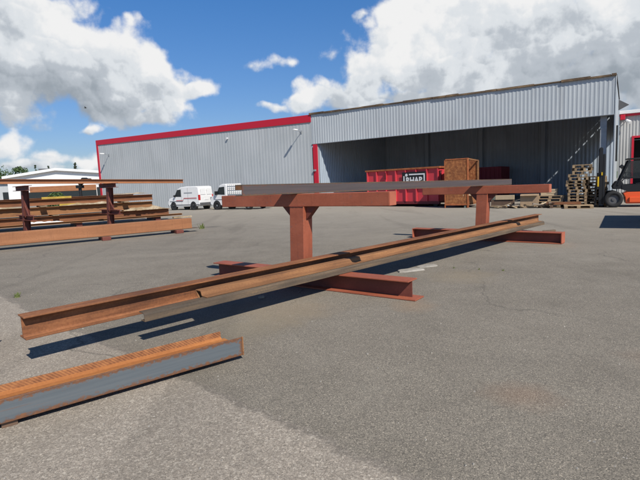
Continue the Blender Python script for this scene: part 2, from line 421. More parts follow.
# ------------------------------------------------------------------ cantilever stands
def make_stand(name, label, loc, rz, arm_z, half=2.0, arm_half=1.68, group=None, plate=False, lean=.045):
    t = thing(name, label, 'steel stand', loc, rz, group)
    ft = .018
    MB().box(-half, half-.02, -.14, .14, .27-ft, .27).build('foot_flange', M['primer'], t, .004)
    MB().box(-half, half-.03, -.008, .008, .022, .27-ft).build('foot_web', M['primer_shaded'], t)
    MB().box(-half, half+(.0 if plate else .08), -.14, .14, .004, .022).build('foot_flange', M['primer'], t, .003)
    if plate:
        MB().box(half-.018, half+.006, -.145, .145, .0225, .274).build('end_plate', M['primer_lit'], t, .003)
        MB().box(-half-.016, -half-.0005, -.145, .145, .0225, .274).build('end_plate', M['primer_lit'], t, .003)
    p = MB(); z0, z1 = .285, arm_z-.2
    p.add([(-.14,-.115,z0),(.14,-.115,z0),(.14,.115,z0),(-.14,.115,z0),(-.14+lean,-.115,z1),(.14+lean,-.115,z1),(.14+lean,.115,z1),(-.14+lean,.115,z1)],
          [(0,3,2,1),(4,5,6,7),(0,1,5,4),(1,2,6,5),(2,3,7,6),(3,0,4,7)])
    p.build('post', M['primer'], t, .006)
    MB().box(-arm_half, arm_half, -.10, .10, arm_z-.2, arm_z).build('arm', M['primer'], t, .008)
    for s in (-1,1): MB().box(min(s*arm_half,s*(arm_half+.006)), max(s*arm_half,s*(arm_half+.006)), -.093, .093, arm_z-.193, arm_z-.007).build('arm_cap', M['primer_lit'], t, .002)  # end faces coloured lighter for the sun on them
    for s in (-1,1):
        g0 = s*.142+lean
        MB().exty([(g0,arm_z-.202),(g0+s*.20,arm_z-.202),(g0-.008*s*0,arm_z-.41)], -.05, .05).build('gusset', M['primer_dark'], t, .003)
    rw = random.Random(3)
    for (p0,p1) in (((-.14,-.117,.288),(.14,-.117,.288)),((-.14+lean,-.117,arm_z-.203),(.14+lean,-.117,arm_z-.203))):
        p0 = Vector(p0); p1 = Vector(p1); k = 14; vs = []; fs = []
        for i in range(k+1):
            c_ = p0.lerp(p1, i/k); r_ = .0065*rw.uniform(.75,1.25)
            for q in range(6): vs.append((c_.x, c_.y+r_*math.cos(q*math.pi/3), c_.z+r_*math.sin(q*math.pi/3)))
        for i in range(k):
            for q in range(6): fs.append((i*6+q, i*6+(q+1)%6, (i+1)*6+(q+1)%6, (i+1)*6+q))
        MB().add(vs, fs).build('weld_bead', M['primer_shaded'], t)
    MB().box(-.2,.2,-.135,.135,.271,.285).build('post_plate', M['primer'], t, .003)
    return t
RZ1 = R(-36.9); RZ2 = R(-39.5)
make_stand('cantilever_stand', 'nearer red-primed T-shaped stand carrying the front of the grey beam', (-.32,7.74,0), RZ1, 1.5, 2.0, 1.70, 'red T-shaped beam stands')
make_stand('cantilever_stand', 'farther red-primed T-shaped stand carrying the back of the grey beam', (4.23,12.44,0), RZ2, 1.41, 1.94, 1.64, 'red T-shaped beam stands', True)
# unseen pair added just right of the picture with a steel plate, whose shadow falls in front of the forklift
U = Vector((.8425,-.5388,0)); V = Vector((.5388,.8425,0))
# grey channel beam across both arms
gb = thing('channel_beam', 'dark grey channel beam laid across the tops of both red stands', 'beam', (-.32-.695*1.17, 7.74-.719*1.17, 1.503+.016), math.atan2(.719,.695))
gb.rotation_euler = (0, math.asin(.09/6.54), math.atan2(.719,.695))
Lg = 9.42
MB().box(0, Lg, -.083, -.071, .013, .147).build('web', M['mill_grey'], gb)
MB().box(0, Lg, -.083, .083, 0, .013).build('flange', M['rust_gray'], gb, .003)
MB().box(0, Lg, -.083, .083, .147, .160).build('flange', M['rust_gray'], gb, .003)

MB().box(0.002, Lg, .071, .083, .085, .1465).build('lip', M['rust_gray'], gb)
MB().box(.001, .011, -.0705, .0705, .085, .1465).build('end_plate', M['rust_tan'], gb)

# small things on the asphalt by the near stand
def slab(name, label, cat, loc, rz, sx, sy, sz, mat, seed):
    rnd = random.Random(seed); b = MB(); n = 9
    pts = [(sx*math.copysign(abs(math.cos(a))**.5,math.cos(a))*rnd.uniform(.85,1.08), sy*math.copysign(abs(math.sin(a))**.5,math.sin(a))*rnd.uniform(.8,1.1)) for a in [2*math.pi*i/n+.2 for i in range(n)]]
    vs = [(x,y,0) for x,y in pts] + [(x*.94,y*.9,sz*rnd.uniform(.8,1.1)) for x,y in pts]
    b.add(vs, [(i,(i+1)%n,n+(i+1)%n,n+i) for i in range(n)] + [tuple(range(n,2*n)), tuple(range(n-1,-1,-1))])
    o = b.build(name, mat, None, .006); o.location = loc; o.rotation_euler = (0,0,rz)
    return tag(o, label, cat)
slab('stone_slab', 'pale flat concrete piece on the asphalt in the shadow edge behind the near foot', 'slab', (1.62,8.62,.0), R(18), .27, .13, .03, M['stone'], 3)
slab('stone_slab', 'thin pale slab lying right of the larger concrete piece behind the near foot', 'slab', (2.03,9.0,.0), R(20), .22, .11, .02, M['stone'], 5)
slab('stone', 'small white stone on the asphalt under the channel left of the near foot', 'stone', (-.9,6.97,0), .4, .05, .035, .04, M['stone'], 8)
slab('stone', 'tiny pale pebble lying alone on the open asphalt in front of the near stand', 'stone', (.41,4.45,0), .9, .012, .009, .012, M['stone'], 9)
slab('rust_flake', 'rusty offcut lying on the asphalt beyond the far end of the bundle', 'offcut', (6.6,13.7,0), .3, .25, .05, .05, M['rust_gray'], 12)

def weed(label, loc, h, n, seed):
    rnd = random.Random(seed); b = MB()
    for i in range(n):
        a = rnd.uniform(0,6.28); r = rnd.uniform(.0,.5)*h; x, y = math.cos(a)*r, math.sin(a)*r
        tz = h*rnd.uniform(.5,1); bx = x + rnd.uniform(-.4,.4)*h; by = y + rnd.uniform(-.4,.4)*h; w = h*.06
        b.add([(x-w,y,0),(x+w,y,0),(bx+w*.6,by,tz*.8),(bx,by,tz)], [(0,1,2,3)])
    o = b.build('weed', M['weed']); o.location = loc
    return tag(o, label, 'weed')
weed('taller green weed growing from the asphalt right of the orange beam end', (-4.85,19.7,0), .25, 22, 1)
weed('small green weed at the edge of the pale asphalt left of the long I-beam', (-5.02,7.75,0), .09, 40, 2)
wl = [(2.45+.16*i+random.uniform(-.03,.03), 8.72-.11*i+random.uniform(-.04,.04)) for i in range(7)]
for i, (x,y) in enumerate(wl[:3]):
    weed(['low green weed in the crack beside the thin pale slab','middle low weed of the three in the crack between the stands','low green weed at the outer end of the crack between the stands'][i], (x+.2*i,y-.12*i,0), .035, 26, 20+i)

gr = MB(); rg = random.Random(77)
for i in range(1500):
    y = 1.9 + 9*rg.random()**1.7; x = rg.uniform(-.75,.75)*(y+.6); r_ = rg.choice((.003,.004,.004,.006,.009))*rg.uniform(.8,1.3)
    a = rg.uniform(0,6.28); pts = [(x+r_*rg.uniform(.7,1.3)*math.cos(a+k*2.09), y+r_*rg.uniform(.7,1.3)*math.sin(a+k*2.09), .0005) for k in range(3)]
    gr.add(pts+[(x+r_*.2,y,r_*rg.uniform(.7,1.2))], [(0,1,3),(1,2,3),(2,0,3)])
o = gr.build('loose_grit', M['stone']); tag(o, 'loose pale grit scattered over the asphalt in the foreground', 'grit', None, 'stuff')

# ------------------------------------------------------------------ warehouse (local x along the front to the right, y into the depth)
AX = (15.6,25.5,0); RB = R(-32.6)
def ribbed(mb, x0, x1, y, z0, z1, pitch=.2, depth=.03, z0b=None, z1b=None, axis='x', out=-1, duty=.55):
    """ribbed sheet along x at y; z0/z1 at x0, z0b/z1b at x1"""
    z0b = z0 if z0b is None else z0b; z1b = z1 if z1b is None else z1b
    n = max(1, int(round((x1-x0)/pitch))); pitch = (x1-x0)/n; pts = []
    for i in range(n):
        a = x0 + i*pitch
        for k, dd in ((0,0),(1-duty,0),(1-duty+.12,1),(.9,1)): pts.append((a+k*pitch, y + out*depth*dd))
    pts.append((x1, y))
    vs = []
    for (a,b) in pts:
        t = (a-x0)/(x1-x0)
        p0 = (a,b,z0+(z0b-z0)*t); p1 = (a,b,z1+(z1b-z1)*t)
        if axis == 'y': p0 = (p0[1],p0[0],p0[2]); p1 = (p1[1],p1[0],p1[2])
        vs += [p0,p1]
    fs = [(2*i,2*i+2,2*i+3,2*i+1) for i in range(len(pts)-1)]
    return mb.add(vs, fs)

wh = thing('warehouse', 'long closed grey corrugated warehouse with red fascia behind the white vans', 'warehouse', AX, RB)
xl, xm, D = -44.95, -18.85, 11.5
ribbed(MB(), xl, xm, 0, 0, 6.6, .30, .007, z1b=6.4).build('front_wall', M['facade'], wh)
b = MB(); b.box(xl, xl+.05, .02, 24, 0, 6.55); b.box(xl+.05, xm-.02, 23.95, 24, 0, 6.4); b.build('rear_wall', M['facade'], wh)
b = MB(); b.add([(xl-.05,.12,6.72),(xm,.12,6.46),(xm,24,6.46),(xl-.05,24,6.72)], [(0,1,2,3)]); b.build('roof', M['roofing'], wh)
b = MB()
b.add([(xl-.06,-.07,6.45),(xm-.02,-.07,6.10),(xm-.02,-.07,6.63),(xl-.06,-.07,6.93),(xl-.06,.10,6.45),(xm-.02,.10,6.10),(xm-.02,.10,6.63),(xl-.06,.10,6.93)],
      [(0,1,2,3),(7,6,5,4),(0,4,5,1),(3,2,6,7),(0,3,7,4),(1,5,6,2)])
b.build('roof_fascia', M['red_trim'], wh, .01)
MB().box(xl-.06, xl+.20, -.065, .10, 0, 6.44).build('corner_trim', M['red_trim'], wh, .01)
# lamps with arms
def wall_lamp(x, z, small=False):
    a = MB()
    if not small:
        a.cyl((x,-.02,z-.08),(x,-.62,z+.02),.022)
        a.box(x-.06,x+.06,-.05,-.03,z-.18,z+.02)
        la = a.build('lamp_arm', M['steel'], wh)
        MB().exty([(x-.09,z),(x+.09,z),(x+.06,z+.09),(x-.06,z+.09)], -.98, -.56).build('lamp_head', M['white'], la, .01)
    else:
        a.cyl((x,-.03,z),(x,-.16,z),.06,.085); a.build('lamp_head', M['white'], wh, .01)
wall_lamp(-19.75, 5.55); wall_lamp(-27.05, 5.62, True); wall_lamp(-43.1, 5.42)
# annex at the far left end
an = thing('annex', 'small grey annex with dark flat roof at the left end of the warehouse', 'annex', AX, RB)
MB().box(xl-1.25, xl-.10, 1.2, 6, 0, 4.75).build('wall', M['facade'], an)
MB().box(xl-1.6, xl-.08, 1.0, 6.2, 4.753, 4.98).build('roof', M['roofing'], an)

hg = thing('hangar', 'open-fronted corrugated hangar with pale header and dark interior on the right', 'hangar', AX, RB)
# header, its flashing and rusty roof edge
ribbed(MB(), xm, -.02, -.02, 4.53, 6.62, .205, .013, 4.60, 6.54).build('header_wall', M['header'], hg)
b = MB(); b.box(xm+.02, -.03, .01, .06, 4.56, 6.56); b.build('header_backing', M['inner'], hg)
b = MB(); b.add([(xm,-.075,4.50),(-.0,-.075,4.57),(-.0,.07,4.57),(xm,.07,4.50),(xm,-.075,4.535),(0,-.075,4.60),(0,.07,4.60),(xm,.07,4.535)],
      [(0,3,2,1),(4,5,6,7),(0,1,5,4),(1,2,6,5),(2,3,7,6),(3,0,4,7)]); b.build('drip_flashing', M['steel'], hg)
rnd = random.Random(5)
b = MB(); x = xm - .1
while x < .0:
    w_ = rnd.uniform(.5,1.7); x2 = min(x+w_, .05); t = (x-xm)/(-xm)
    zb = 6.62 - .08*t; b.box(x, x2-.015, -.10-rnd.uniform(0,.05), .2, zb+.005+rnd.uniform(-.02,.01), zb+.09+rnd.uniform(-.02,.03)); x = x2
b.build('roof_edge', M['roof_edge'], hg)
b = MB(); b.add([(xm,.2,6.66),(.06,.2,6.62),(.06,D+.1,6.72),(xm,D+.1,6.76)], [(0,1,2,3)]); b.build('roof', M['roofing'], hg)
# side walls, back wall
ribbed(MB(), .05, D, xm+.55, 0, 6.66, .26, .03, axis='y', out=1).build('side_wall', M['inner'], hg)
b = MB(); b.box(xm+.02, xm+.50, .03, .30, 0, 4.5); b.build('door_jamb', M['facade'], hg)
b = MB(); b.box(xm+.08, xm+.44, -.07, .025, 0, 4.49); b.build('jamb_trim', M['red_trim'], hg, .01)
b = MB(); b.box(xm+.1,xm+.3,-.16,-.072,2.55,2.68); b.build('wall_box', M['steel'], hg)
ribbed(MB(), xm+.55, -.05, D, 0, 6.7, .26, .03).build('back_wall', M['inner'], hg)
b = MB(); b.box(-.03, 0, .0, 10.1, 0, 6.02); b.box(-.03,0,11.42,D+.05,0,6.02); b.box(-.03,0,10.1,11.42,4.1,6.02); b.box(-.03,0,0,D+.05,6.16,6.6)
y = 0.0
while y < D: b.box(-.03,0,y,y+.10,6.02,6.16); y += .28
b.build('right_wall', M['header'], hg)
def icol(mb, x, y, h, s=.26):
    mb.box(x-s/2,x+s/2,y-s/2,y-s/2+.02,0,h); mb.box(x-s/2,x+s/2,y+s/2-.02,y+s/2,0,h); mb.box(x-.01,x+.01,y-s/2+.02,y+s/2-.02,0,h)
for k, (x, y) in enumerate(((-.50,.45),(-4.9,D-.2),(-9.6,D-.2),(-14.2,D-.2))):
    b = MB(); icol(b, x, y, 6.55, .3); 
    if k == 0:
        for z in (1.2,2.6,3.9,5.2): b.box(x-.15,x+.15,y-.17,y-.151,z,z+.05)
    b.build('column', M['steel'] if k == 0 else M['inner'], hg)
for k in range(5):
    x = -2.2 - 3.7*k
    MB().box(x-.1,x+.1,.25,D-.05,6.15,6.45).build('roof_beam', M['inner'], hg)
b = MB(); b.box(.01,.05,-.06,.10,0,6.55); b.build('corner_trim', M['header'], hg)
b = MB(); b.cyl((.09,2.4,2.2),(.09,2.4,4.2),.05); b.build('downpipe', M['black'], hg)
b = MB(); b.add([(.02,9.3,5.75),(.02,9.3,6.45),(.62,9.3,6.05),(.02,9.5,5.75),(.02,9.5,6.45),(.62,9.5,6.05)], [(0,1,2),(5,4,3),(0,2,5,3),(2,1,4,5),(1,0,3,4)]); b.build('roof_cowl', M['grey_plastic'], hg)

# neighbouring hall at the right edge
nb = thing('neighbour_hall', 'cream corrugated hall with red door frame at the right edge behind the forklift', 'building', AX, RB)
ny = D + .15
b = MB(); ribbed(b, .06, 1.0, ny, 0, 5.55, .2, .03); ribbed(b, 1.0, 4.6, ny, 3.95, 5.55, .2, .03); ribbed(b, 4.6, 22, ny, 0, 5.55, .2, .03); b.build('wall', M['neighbour'], nb)
b = MB(); b.box(.06, 22.2, ny+.05, ny+14, 5.60, 5.8); b.build('roof', M['steel'], nb)
MB().box(.05, 22.2, ny-.16, ny-.045, 5.50, 5.66).build('red_band', M['red_trim'], nb)
MB().box(.05, 22.25, ny-.3, ny+.04, 5.663, 5.9).build('cornice', M['white'], nb, .02)
b = MB(); b.box(.86,1.0,ny-.09,ny+.05,0,4.08); b.box(1.0,4.6,ny-.09,ny+.05,3.94,4.08); b.box(4.6,4.74,ny-.09,ny+.05,0,4.08); b.build('door_frame', M['red_trim'], nb)
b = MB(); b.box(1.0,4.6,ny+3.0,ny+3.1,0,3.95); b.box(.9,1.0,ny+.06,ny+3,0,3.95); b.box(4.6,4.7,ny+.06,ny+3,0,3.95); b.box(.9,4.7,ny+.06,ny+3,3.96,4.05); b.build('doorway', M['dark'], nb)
b = MB(); b.box(.12,.42,ny-.4,ny-.1,5.25,5.6); b.build('alarm_box', M['red_trim'], nb, .03)
b = MB(); b.cyl((.5,ny-.35,5.2),(.75,ny-.5,5.02),.09,.12); b.cyl((.5,ny-.05,5.2),(.5,ny-.35,5.2),.03); b.build('floodlight', M['white'], nb)

# ------------------------------------------------------------------ roll-off skip with sign
sk = thing('skip_container', 'red ribbed roll-off skip with black and white sign in front of the hangar', 'skip', (3.28,32.0,0), math.atan2(-3.75,3.9))
SL, SW, SH = 5.35, 2.3, 2.36
b = MB()
b.box(0,SL,-.0,.06,.32,SH-.1); b.box(0,SL,SW-.06,SW,.32,SH-.1); b.box(0,.06,.06,SW-.06,.32,SH-.1); b.box(SL-.06,SL,.06,SW-.06,.32,SH-.1); b.box(.06,SL-.06,.06,SW-.06,.32,.40)
b.build('body', M['skip_red'], sk)
b = MB(); b.box(-.08,SL+.08,-.10,.075,SH-.1,SH); b.box(-.08,SL+.08,SW-.08,SW+.08,SH-.1,SH); b.box(-.08,.07,.075,SW-.08,SH-.1,SH); b.box(SL-.07,SL+.08,.075,SW-.08,SH-.1,SH); b.build('top_rail', M['rust_orange2'], sk, .01)
for i in range(8):
    x = .03 + i*(SL-.14)/7
    MB().box(x,x+.085,-.09,-.002,.32,SH-.102).build('rib', M['skip_red'], sk, .008)
b = MB()
for i in range(7):
    x = .03 + i*(SL-.14)/7 + .088
    b.box(x, x+(SL-.14)/7-.091, -.055, -.003, 1.12, 1.20)
b.build('waist_rail', M['skip_dark'], sk)
b = MB(); b.box(0,SL,-.05,.12,.16,.318); b.box(0,SL,SW-.15,SW,.16,.318); b.build('bottom_rail', M['skip_dark'], sk)
for i in range(4):
    x = .4 + i*1.45
    MB().box(x,x+.12,.13,SW-.16,.17,.318).build('cross_member', M['skip_dark'], sk)
for x in (.35, SL-.35):
    for y in (.25, SW-.25):
        MB().cyl((x,y-.1,.16),(x,y+.1,.16),.155).build('roller', M['black'], sk)
b = MB(); b.cyl((SL+.1,-.02,1.5),(SL+.1,-.02,2.1),.05); b.box(SL+.0,SL+.16,-.05,.05,1.45,1.52); b.box(SL+.0,SL+.16,-.05,.05,2.05,2.12); b.build('hinge', M['skip_dark'], sk)
b = MB(); b.box(1.5,1.62,-.16,-.092,1.75,2.15); b.build('latch', M['skip_dark'], sk)
sg = MB().box(2.83,4.52,-.115,-.093,1.18,2.10).build('sign_panel', M['black'], sk, .01)
b = MB(); b.box(2.93,3.01,-.121,-.116,1.28,1.88); b.box(4.36,4.44,-.121,-.116,1.28,2.0); b.box(3.34,4.36,-.121,-.116,1.92,2.0); b.box(3.01,4.36,-.121,-.116,1.28,1.36)
b.build('sign_border', M['text_white'], sg)
b = MB(); b.cyl((3.15,-.116,1.93),(3.15,-.122,1.93),.09,n=18); b.build('sign_emblem', M['text_white'], sg)
fc = bpy.data.curves.new('sign_lettering', 'FONT'); fc.body = 'RHAB'; fc.size = .50; fc.extrude = .003; fc.align_x = 'CENTER'; fc.offset = .018
fo = bpy.data.objects.new('sign_lettering', fc); C.objects.link(fo); fo.parent = sg; fo.location = (3.69,-.120,1.44); fo.rotation_euler = (R(90),0,0); fo.scale = (.92,1,1)
fc.materials.append(M['text_white'])
bpy.context.view_layer.update()
me_ = bpy.data.meshes.new_from_object(fo.evaluated_get(bpy.context.evaluated_depsgraph_get()))
f2 = bpy.data.objects.new('sign_lettering', me_); C.objects.link(f2); f2.parent = sg; f2.location = fo.location; f2.rotation_euler = fo.rotation_euler; f2.scale = fo.scale
bpy.data.objects.remove(fo); f2.name = 'sign_lettering'

# rusty open box container to the right of it
rc = thing('steel_container', 'tall rust-brown steel container with open side beside the red skip', 'container', (7.02,26.75,0), RB)
w_, h_, dp = 1.32, 2.68, 2.2
b = MB(); b.box(.06,w_-.10,0,.045,.222,h_-.065); b.build('front_panel', M['rust_old'], rc)
b = MB(); b.box(0,.06,.052,dp,.18,h_-.05); b.build('side_panel', M['rust_old'], rc)
b = MB(); b.box(.06,w_-.005,dp-.05,dp,.18,h_-.06); b.build('rear_panel', M['rust_old'], rc)
b = MB(); b.box(.06,w_-.02,.05,dp-.05,.18,.24); b.build('floor_plate', M['rust_old'], rc)
b = MB(); b.box(w_-.09,w_,-.03,.07,.0,h_); b.box(0,.05,-.02,.05,0,h_-.06); b.box(.05,w_-.09,-.02,.05,h_-.06,h_); b.box(.05,w_-.09,-.02,.05,.14,.22); b.build('front_frame', M['rust_orange2'], rc, .01)
b = MB(); b.box(w_-.10,w_,dp-.1,dp+.02,0,h_-.1); b.bar((w_-.05,.08,h_-.04),(w_-.05,dp-.02,h_-.1),.07); b.build('side_frame', M['rust_tan'], rc, .01)
b = MB(); b.box(w_-.06,w_-.02,.09,dp-.1,.14,.62); b.build('sill_board', M['orange_beam'], rc)

dk = thing('storage_container', 'dark red storage container in the shade inside the hangar', 'container', AX, RB)
b = MB(); b.box(-9.1,-7.2,7.5,10.5,.1,2.35); b.build('body', M['red_container'], dk, .02)
b = MB()
for i in range(6): b.box(-9.05+.31*i,-8.93+.31*i,7.44,7.497,.2,2.25)
b.build('front_rib', M['red_container'], dk)
def bin_(label, x, y, s=.55, h=.9):
    t = thing('waste_bin', label, 'bin', AX, RB)
    b = MB(); b.exty([(x-s*.4,.05),(x+s*.4,.05),(x+s*.5,h),(x-s*.5,h)], y, y+.6); b.build('body', M['black'], t, .02)
    b = MB(); b.box(x-s*.54,x+s*.54,y-.04,y+.64,h+.002,h+.07); b.build('lid', M['grey_plastic'], t, .02)
bin_('black wheeled bin left of the two in the dark hangar behind the red skip', -16.6, 7.0, .6, 1.05)
bin_('larger black bin nearest the red skip in the dark hangar', -15.5, 6.2, .7, 1.25)

# ------------------------------------------------------------------ pallets, timber, debris
def make_pallet(label, loc, rz):
    t = thing('wooden_pallet', label, 'pallet', loc, rz, 'stacked wooden pallets')
    td = MB()
    for i in range(5): td.box(-.6,.6,-.4+.165*i,-.4+.165*i+.13,.122,.144)
    for x in (-.6,-.0725,.455): td.box(x,x+.145,-.4,.4,.1,.1215)
    td.build('top_deck', M['wood'], t)
    for y in (-.4,-.0725,.3):
        r_ = MB(); r_.box(-.6,.6,y,y+.1,0,.022)
        for x in (-.6,-.0725,.455): r_.box(x,x+.145,y,y+.1,.0225,.0995)
        r_.build('runner', M['wood'], t)
    return t
P0 = None
rp = random.Random(11)
ORD = ['bottom','second','third','fourth','fifth','sixth','seventh','eighth','ninth','tenth','eleventh','twelfth','thirteenth','fourteenth']
def stack(base, rz, n, what, j=.03, z0=0):
    global P0
    for k in range(n):
        top = ' topmost' if k == n-1 else ''
        lab = f'{ORD[k]} wooden pallet from the ground in {what}' if k < n-1 else f'topmost wooden pallet of {what}'
        loc = (base[0]+rp.uniform(-j,j), base[1]+rp.uniform(-j,j), z0 + .1445*k); a = rz + rp.uniform(-.13,.13)
        if P0 is None: P0 = make_pallet(lab, loc, a)
        else: dup(P0, loc, a, lab)
SR = R(-32.6+90)
stack((12.62,23.4), R(60), 11, 'the tall centre stack', .035)
stack((12.78,23.34), R(63), 3, 'the short pile crowning the tall centre stack', .03, .1445*11)
stack((13.5,23.3), R(57), 10, 'the stack beside the forklift mast', .035)
stack((11.55,24.0), R(-33), 4, 'the low stack left of the tall one', .05)
pp = dup(P0, (12.15,22.45,0), R(-25), 'single pale pallet lying on the asphalt in front of the tall stack')
pl = thing('timber_crate', 'pale wooden crate standing on the low pallet stack', 'crate', (11.55,24.05,.58), R(-30))
b = MB()
for i in range(3): b.box(-.35,.35,-.25,-.23,.01+.11*i,.10+.11*i); b.box(-.35,.35,.23,.25,.01+.11*i,.10+.11*i)
b.build('side', M['wood_pale'], pl); MB().box(-.35,.35,-.228,.228,0,.02).build('base', M['wood_pale'], pl)
b = MB(); b.box(-.37,-.351,-.25,.25,0,.34); b.box(.351,.37,-.25,.25,0,.34); b.build('end', M['wood_pale'], pl)
def plank(label, loc, rz, L, w, h, mat='wood', tilt=0, cat='plank', name='plank'):
    o = MB().box(-L/2,L/2,-w/2,w/2,0,h).build(name, M[mat], None, .004); o.location = loc; o.rotation_euler = (0,tilt,rz)
    return tag(o, label, cat)
plank('brown rusty steel bar resting on blocks in front of the low pallet stack', (11.75,23.05,.16), R(-25), 1.5, .14, .12, 'timber_rust', 0, 'steel bar', 'steel_bar')
plank('left wooden block under the brown rusty bar before the pallets', (11.3,23.27,0), R(60), .5, .12, .16, 'wood_dark', 0, 'wood block', 'wood_block')
plank('right wooden block under the brown rusty bar before the pallets', (12.1,22.88,0), R(60), .5, .12, .16, 'wood_dark', 0, 'wood block', 'wood_block')
cb = thing('cardboard_box', 'brown cardboard box standing left of the pallet stacks', 'box', (10.62,24.15,0), R(-28))
MB().box(-.42,.42,-.3,.3,0,.68).build('body', M['cardboard'], cb, .01)
b = MB(); b.add([(-.42,-.3,.682),(.42,-.3,.682),(.40,-.48,.62),(-.40,-.48,.62)],[(0,1,2,3)]); b.build('flap', M['cardboard'], cb)
rd = random.Random(31)
bx = [(9.15,25.1,'short pale board on the ground leftmost of the timber scraps'),(9.5,24.85,'grey weathered board across the timber scraps'),(9.85,24.75,'white painted board leaning over the timber scraps'),
      (10.1,24.45,'narrow pale lath on top of the timber scraps'),(9.75,24.4,'dark board at the front of the timber scraps'),(10.35,24.05,'white board nearest the cardboard box')]
for i,(x,y,lab) in enumerate(bx):
    plank(lab, (x,y,.03+.05*(i%3)), R(rd.uniform(-70,30)), rd.uniform(.7,1.2), rd.uniform(.1,.2), .035, ['wood_pale','wood_grey','tarp','wood_pale','wood_dark','tarp'][i], rd.uniform(-.12,.12))
plank('pale wooden beam resting across the scrap heap', (9.7,25.0,.42), R(-30), .9, .3, .22, 'wood_pale', 0, 'timber', 'timber')
plank('stack of brown boards supporting the pale beam in the scrap heap', (9.65,25.15,0), R(-30), 1.1, .4, .40, 'wood_dark', 0, 'timber', 'timber')
for i in range(22):
    t_ = rd.random(); x = 9.1 + 2.3*t_ + rd.uniform(-.25,.25); y = 24.75 - 1.25*t_ + rd.uniform(-.35,.25)
    o = plank('short splintered wood scrap in the loose heap left of the pallet stacks', (x,y,.02+.16*rd.random()), rd.uniform(0,6.28), rd.uniform(.3,.85), rd.uniform(.05,.17), rd.uniform(.02,.06), rd.choice(['wood','wood_pale','wood_grey','tarp','white_wood','wood_dark']), rd.uniform(-.4,.4), 'wood scrap', 'wood_scrap')
    o['group'] = 'wood scraps left of the pallet stacks'
wb = thing('trestle', 'grey-green steel trestle with board top left of the scrap heap', 'trestle', (8.75,26.1,0), R(-30))
MB().box(-.8,.8,-.35,.35,.66,.72).build('top', M['wood_pale'], wb)
for x in (-.7,.7):
    for y in (-.3,.3): MB().box(x-.04,x+.04,y-.04,y+.04,0,.658).build('leg', M['grey_green'], wb)

# ------------------------------------------------------------------ forklift (local +x forward)
fk = thing('forklift', 'black and orange-red forklift truck facing left at the right edge of the yard', 'forklift', (14.62,22.05,0), R(152))
def wheel(par, x, y, r, w, name='wheel'):
    wt = MB().ring((x,y,r),None,r,r*.55,w).build(name, M['rubber'], par, 0, True)
    rm = MB(); s = 1 if y > 0 else -1
    rm.cyl((x,y-w*.30,r),(x,y+w*.30,r),r*.56,n=20); rm.cyl((x,y+s*w*.30,r),(x,y+s*w*.42,r),r*.2,n=12)
    rm.build('rim', M['grey_plastic'] if par is fk else M['rim'], wt)
    return wt
for y in (-.55,.55):
    wheel(fk, .95, y, .375, .30); wheel(fk, -1.0, y, .34, .26)
b = MB(); b.exty([(-.66,.16),(.46,.16),(.50,.45),(.58,.62),(.40,.70),(-.10,.70),(-.34,.92),(-1.35,1.0),(-1.4,.75),(-.7,.72)], -.52, .52); b.build('chassis', M['fork_orange'], fk, .03)
b = MB(); b.exty([(-1.36,.42),(-1.36,1.1),(-.98,1.16),(-1.0,.74),(-1.36,.73)], -.56,.56)
b.exty([(-1.75,.35),(-1.36,.30),(-1.36,1.12),(-1.62,1.08),(-1.78,.9)], -.56, .56); b.build('counterweight', M['grey_plastic'], fk, .05)
for y in (-.60,.525): MB().box(-.25,.34,y,y+.075,.22,.46).build('step', M['fork_orange'], fk, .02)
b = MB(); b.exty([(.44,.84),(.95,.82),(1.0,.95),(.86,1.18),(.66,1.22)], -.5, .5); b.build('dash', M['black'], fk, .02)
b = MB(); b.box(-.55,.1,-.5,.5,.86,.89); b.exty([(-.5,.9),(.02,.9),(.05,1.06),(-.4,1.08)], -.26,.26); b.exty([(-.56,1.0),(-.42,1.0),(-.52,1.55),(-.64,1.55)], -.24,.24); b.build('seat', M['black'], fk, .03)
for y in (-.5,.5):
    MB().bar((.80,y,1.0),(.36,y,2.12),.08,.08).build('front_pillar', M['black'], fk, .01)
    MB().bar((-.95,y,1.05),(-.82,y,2.12),.08,.08).build('rear_pillar', M['black'], fk, .01)
    MB().bar((.66,y*1.0,1.32),(-.9,y,1.32),.04,.06).build('side_rail', M['black'], fk)
    MB().exty([(-.28,.71),(.40,.71),(.62,.80),(.64,1.02),(-.9,1.06),(-.9,.98)], y-.028, y+.028).build('door_panel', M['black'], fk)
b = MB(); b.box(-.95,.46,-.55,.55,2.14,2.2); b.build('roof', M['black'], fk, .02)
gl = NT('clear_glass'); gl.out((.04,.05,.055), .04); gl.p.inputs['Transmission Weight'].default_value = .0; gl.p.inputs['Alpha'].default_value = .45
for y in (.495,-.505): MB().exty([(.58,1.35),(.33,2.08),(-.85,2.08),(-.9,1.35)], y, y+.01).build('side_window', gl.m, fk)
b = MB(); b.cyl((.62,0,1.15),(.42,0,1.4),.02); b.ring((.40,0,1.42),None,.17,.145,.03); b.build('steering_wheel', M['black'], fk)
mt = MB()
for y in (-.38,.38): mt.box(1.40,1.54,y-.06,y+.06,.12,2.72); mt.box(1.30,1.39,y-.05,y+.05,.15,2.45)
for z in (.35,1.35,2.66): mt.box(1.42,1.52,-.32,.32,z,z+.1)
mt.build('mast', M['black'], fk, .008)
b = MB()
for y in (-.29,.29): b.box(1.44,1.52,y-.028,y+.028,.15,2.05)
b.box(1.46,1.50,-.26,.26,.5,1.30); b.build('mast_guard', M['black'], fk)
b = MB(); b.cyl((1.36,.16,.3),(1.36,.16,2.2),.05); b.cyl((1.36,-.16,.3),(1.36,-.16,2.2),.05); b.box(1.28,1.30,-.2,.2,1.6,2.35); b.build('lift_cylinder', M['black'], fk)
b = MB()
for z in (.35,.85): b.box(1.55,1.63,-.55,.55,z,z+.12)
for y in (-.5,-.2,.1,.4): b.box(1.56,1.60,y,y+.05,.93,1.55)
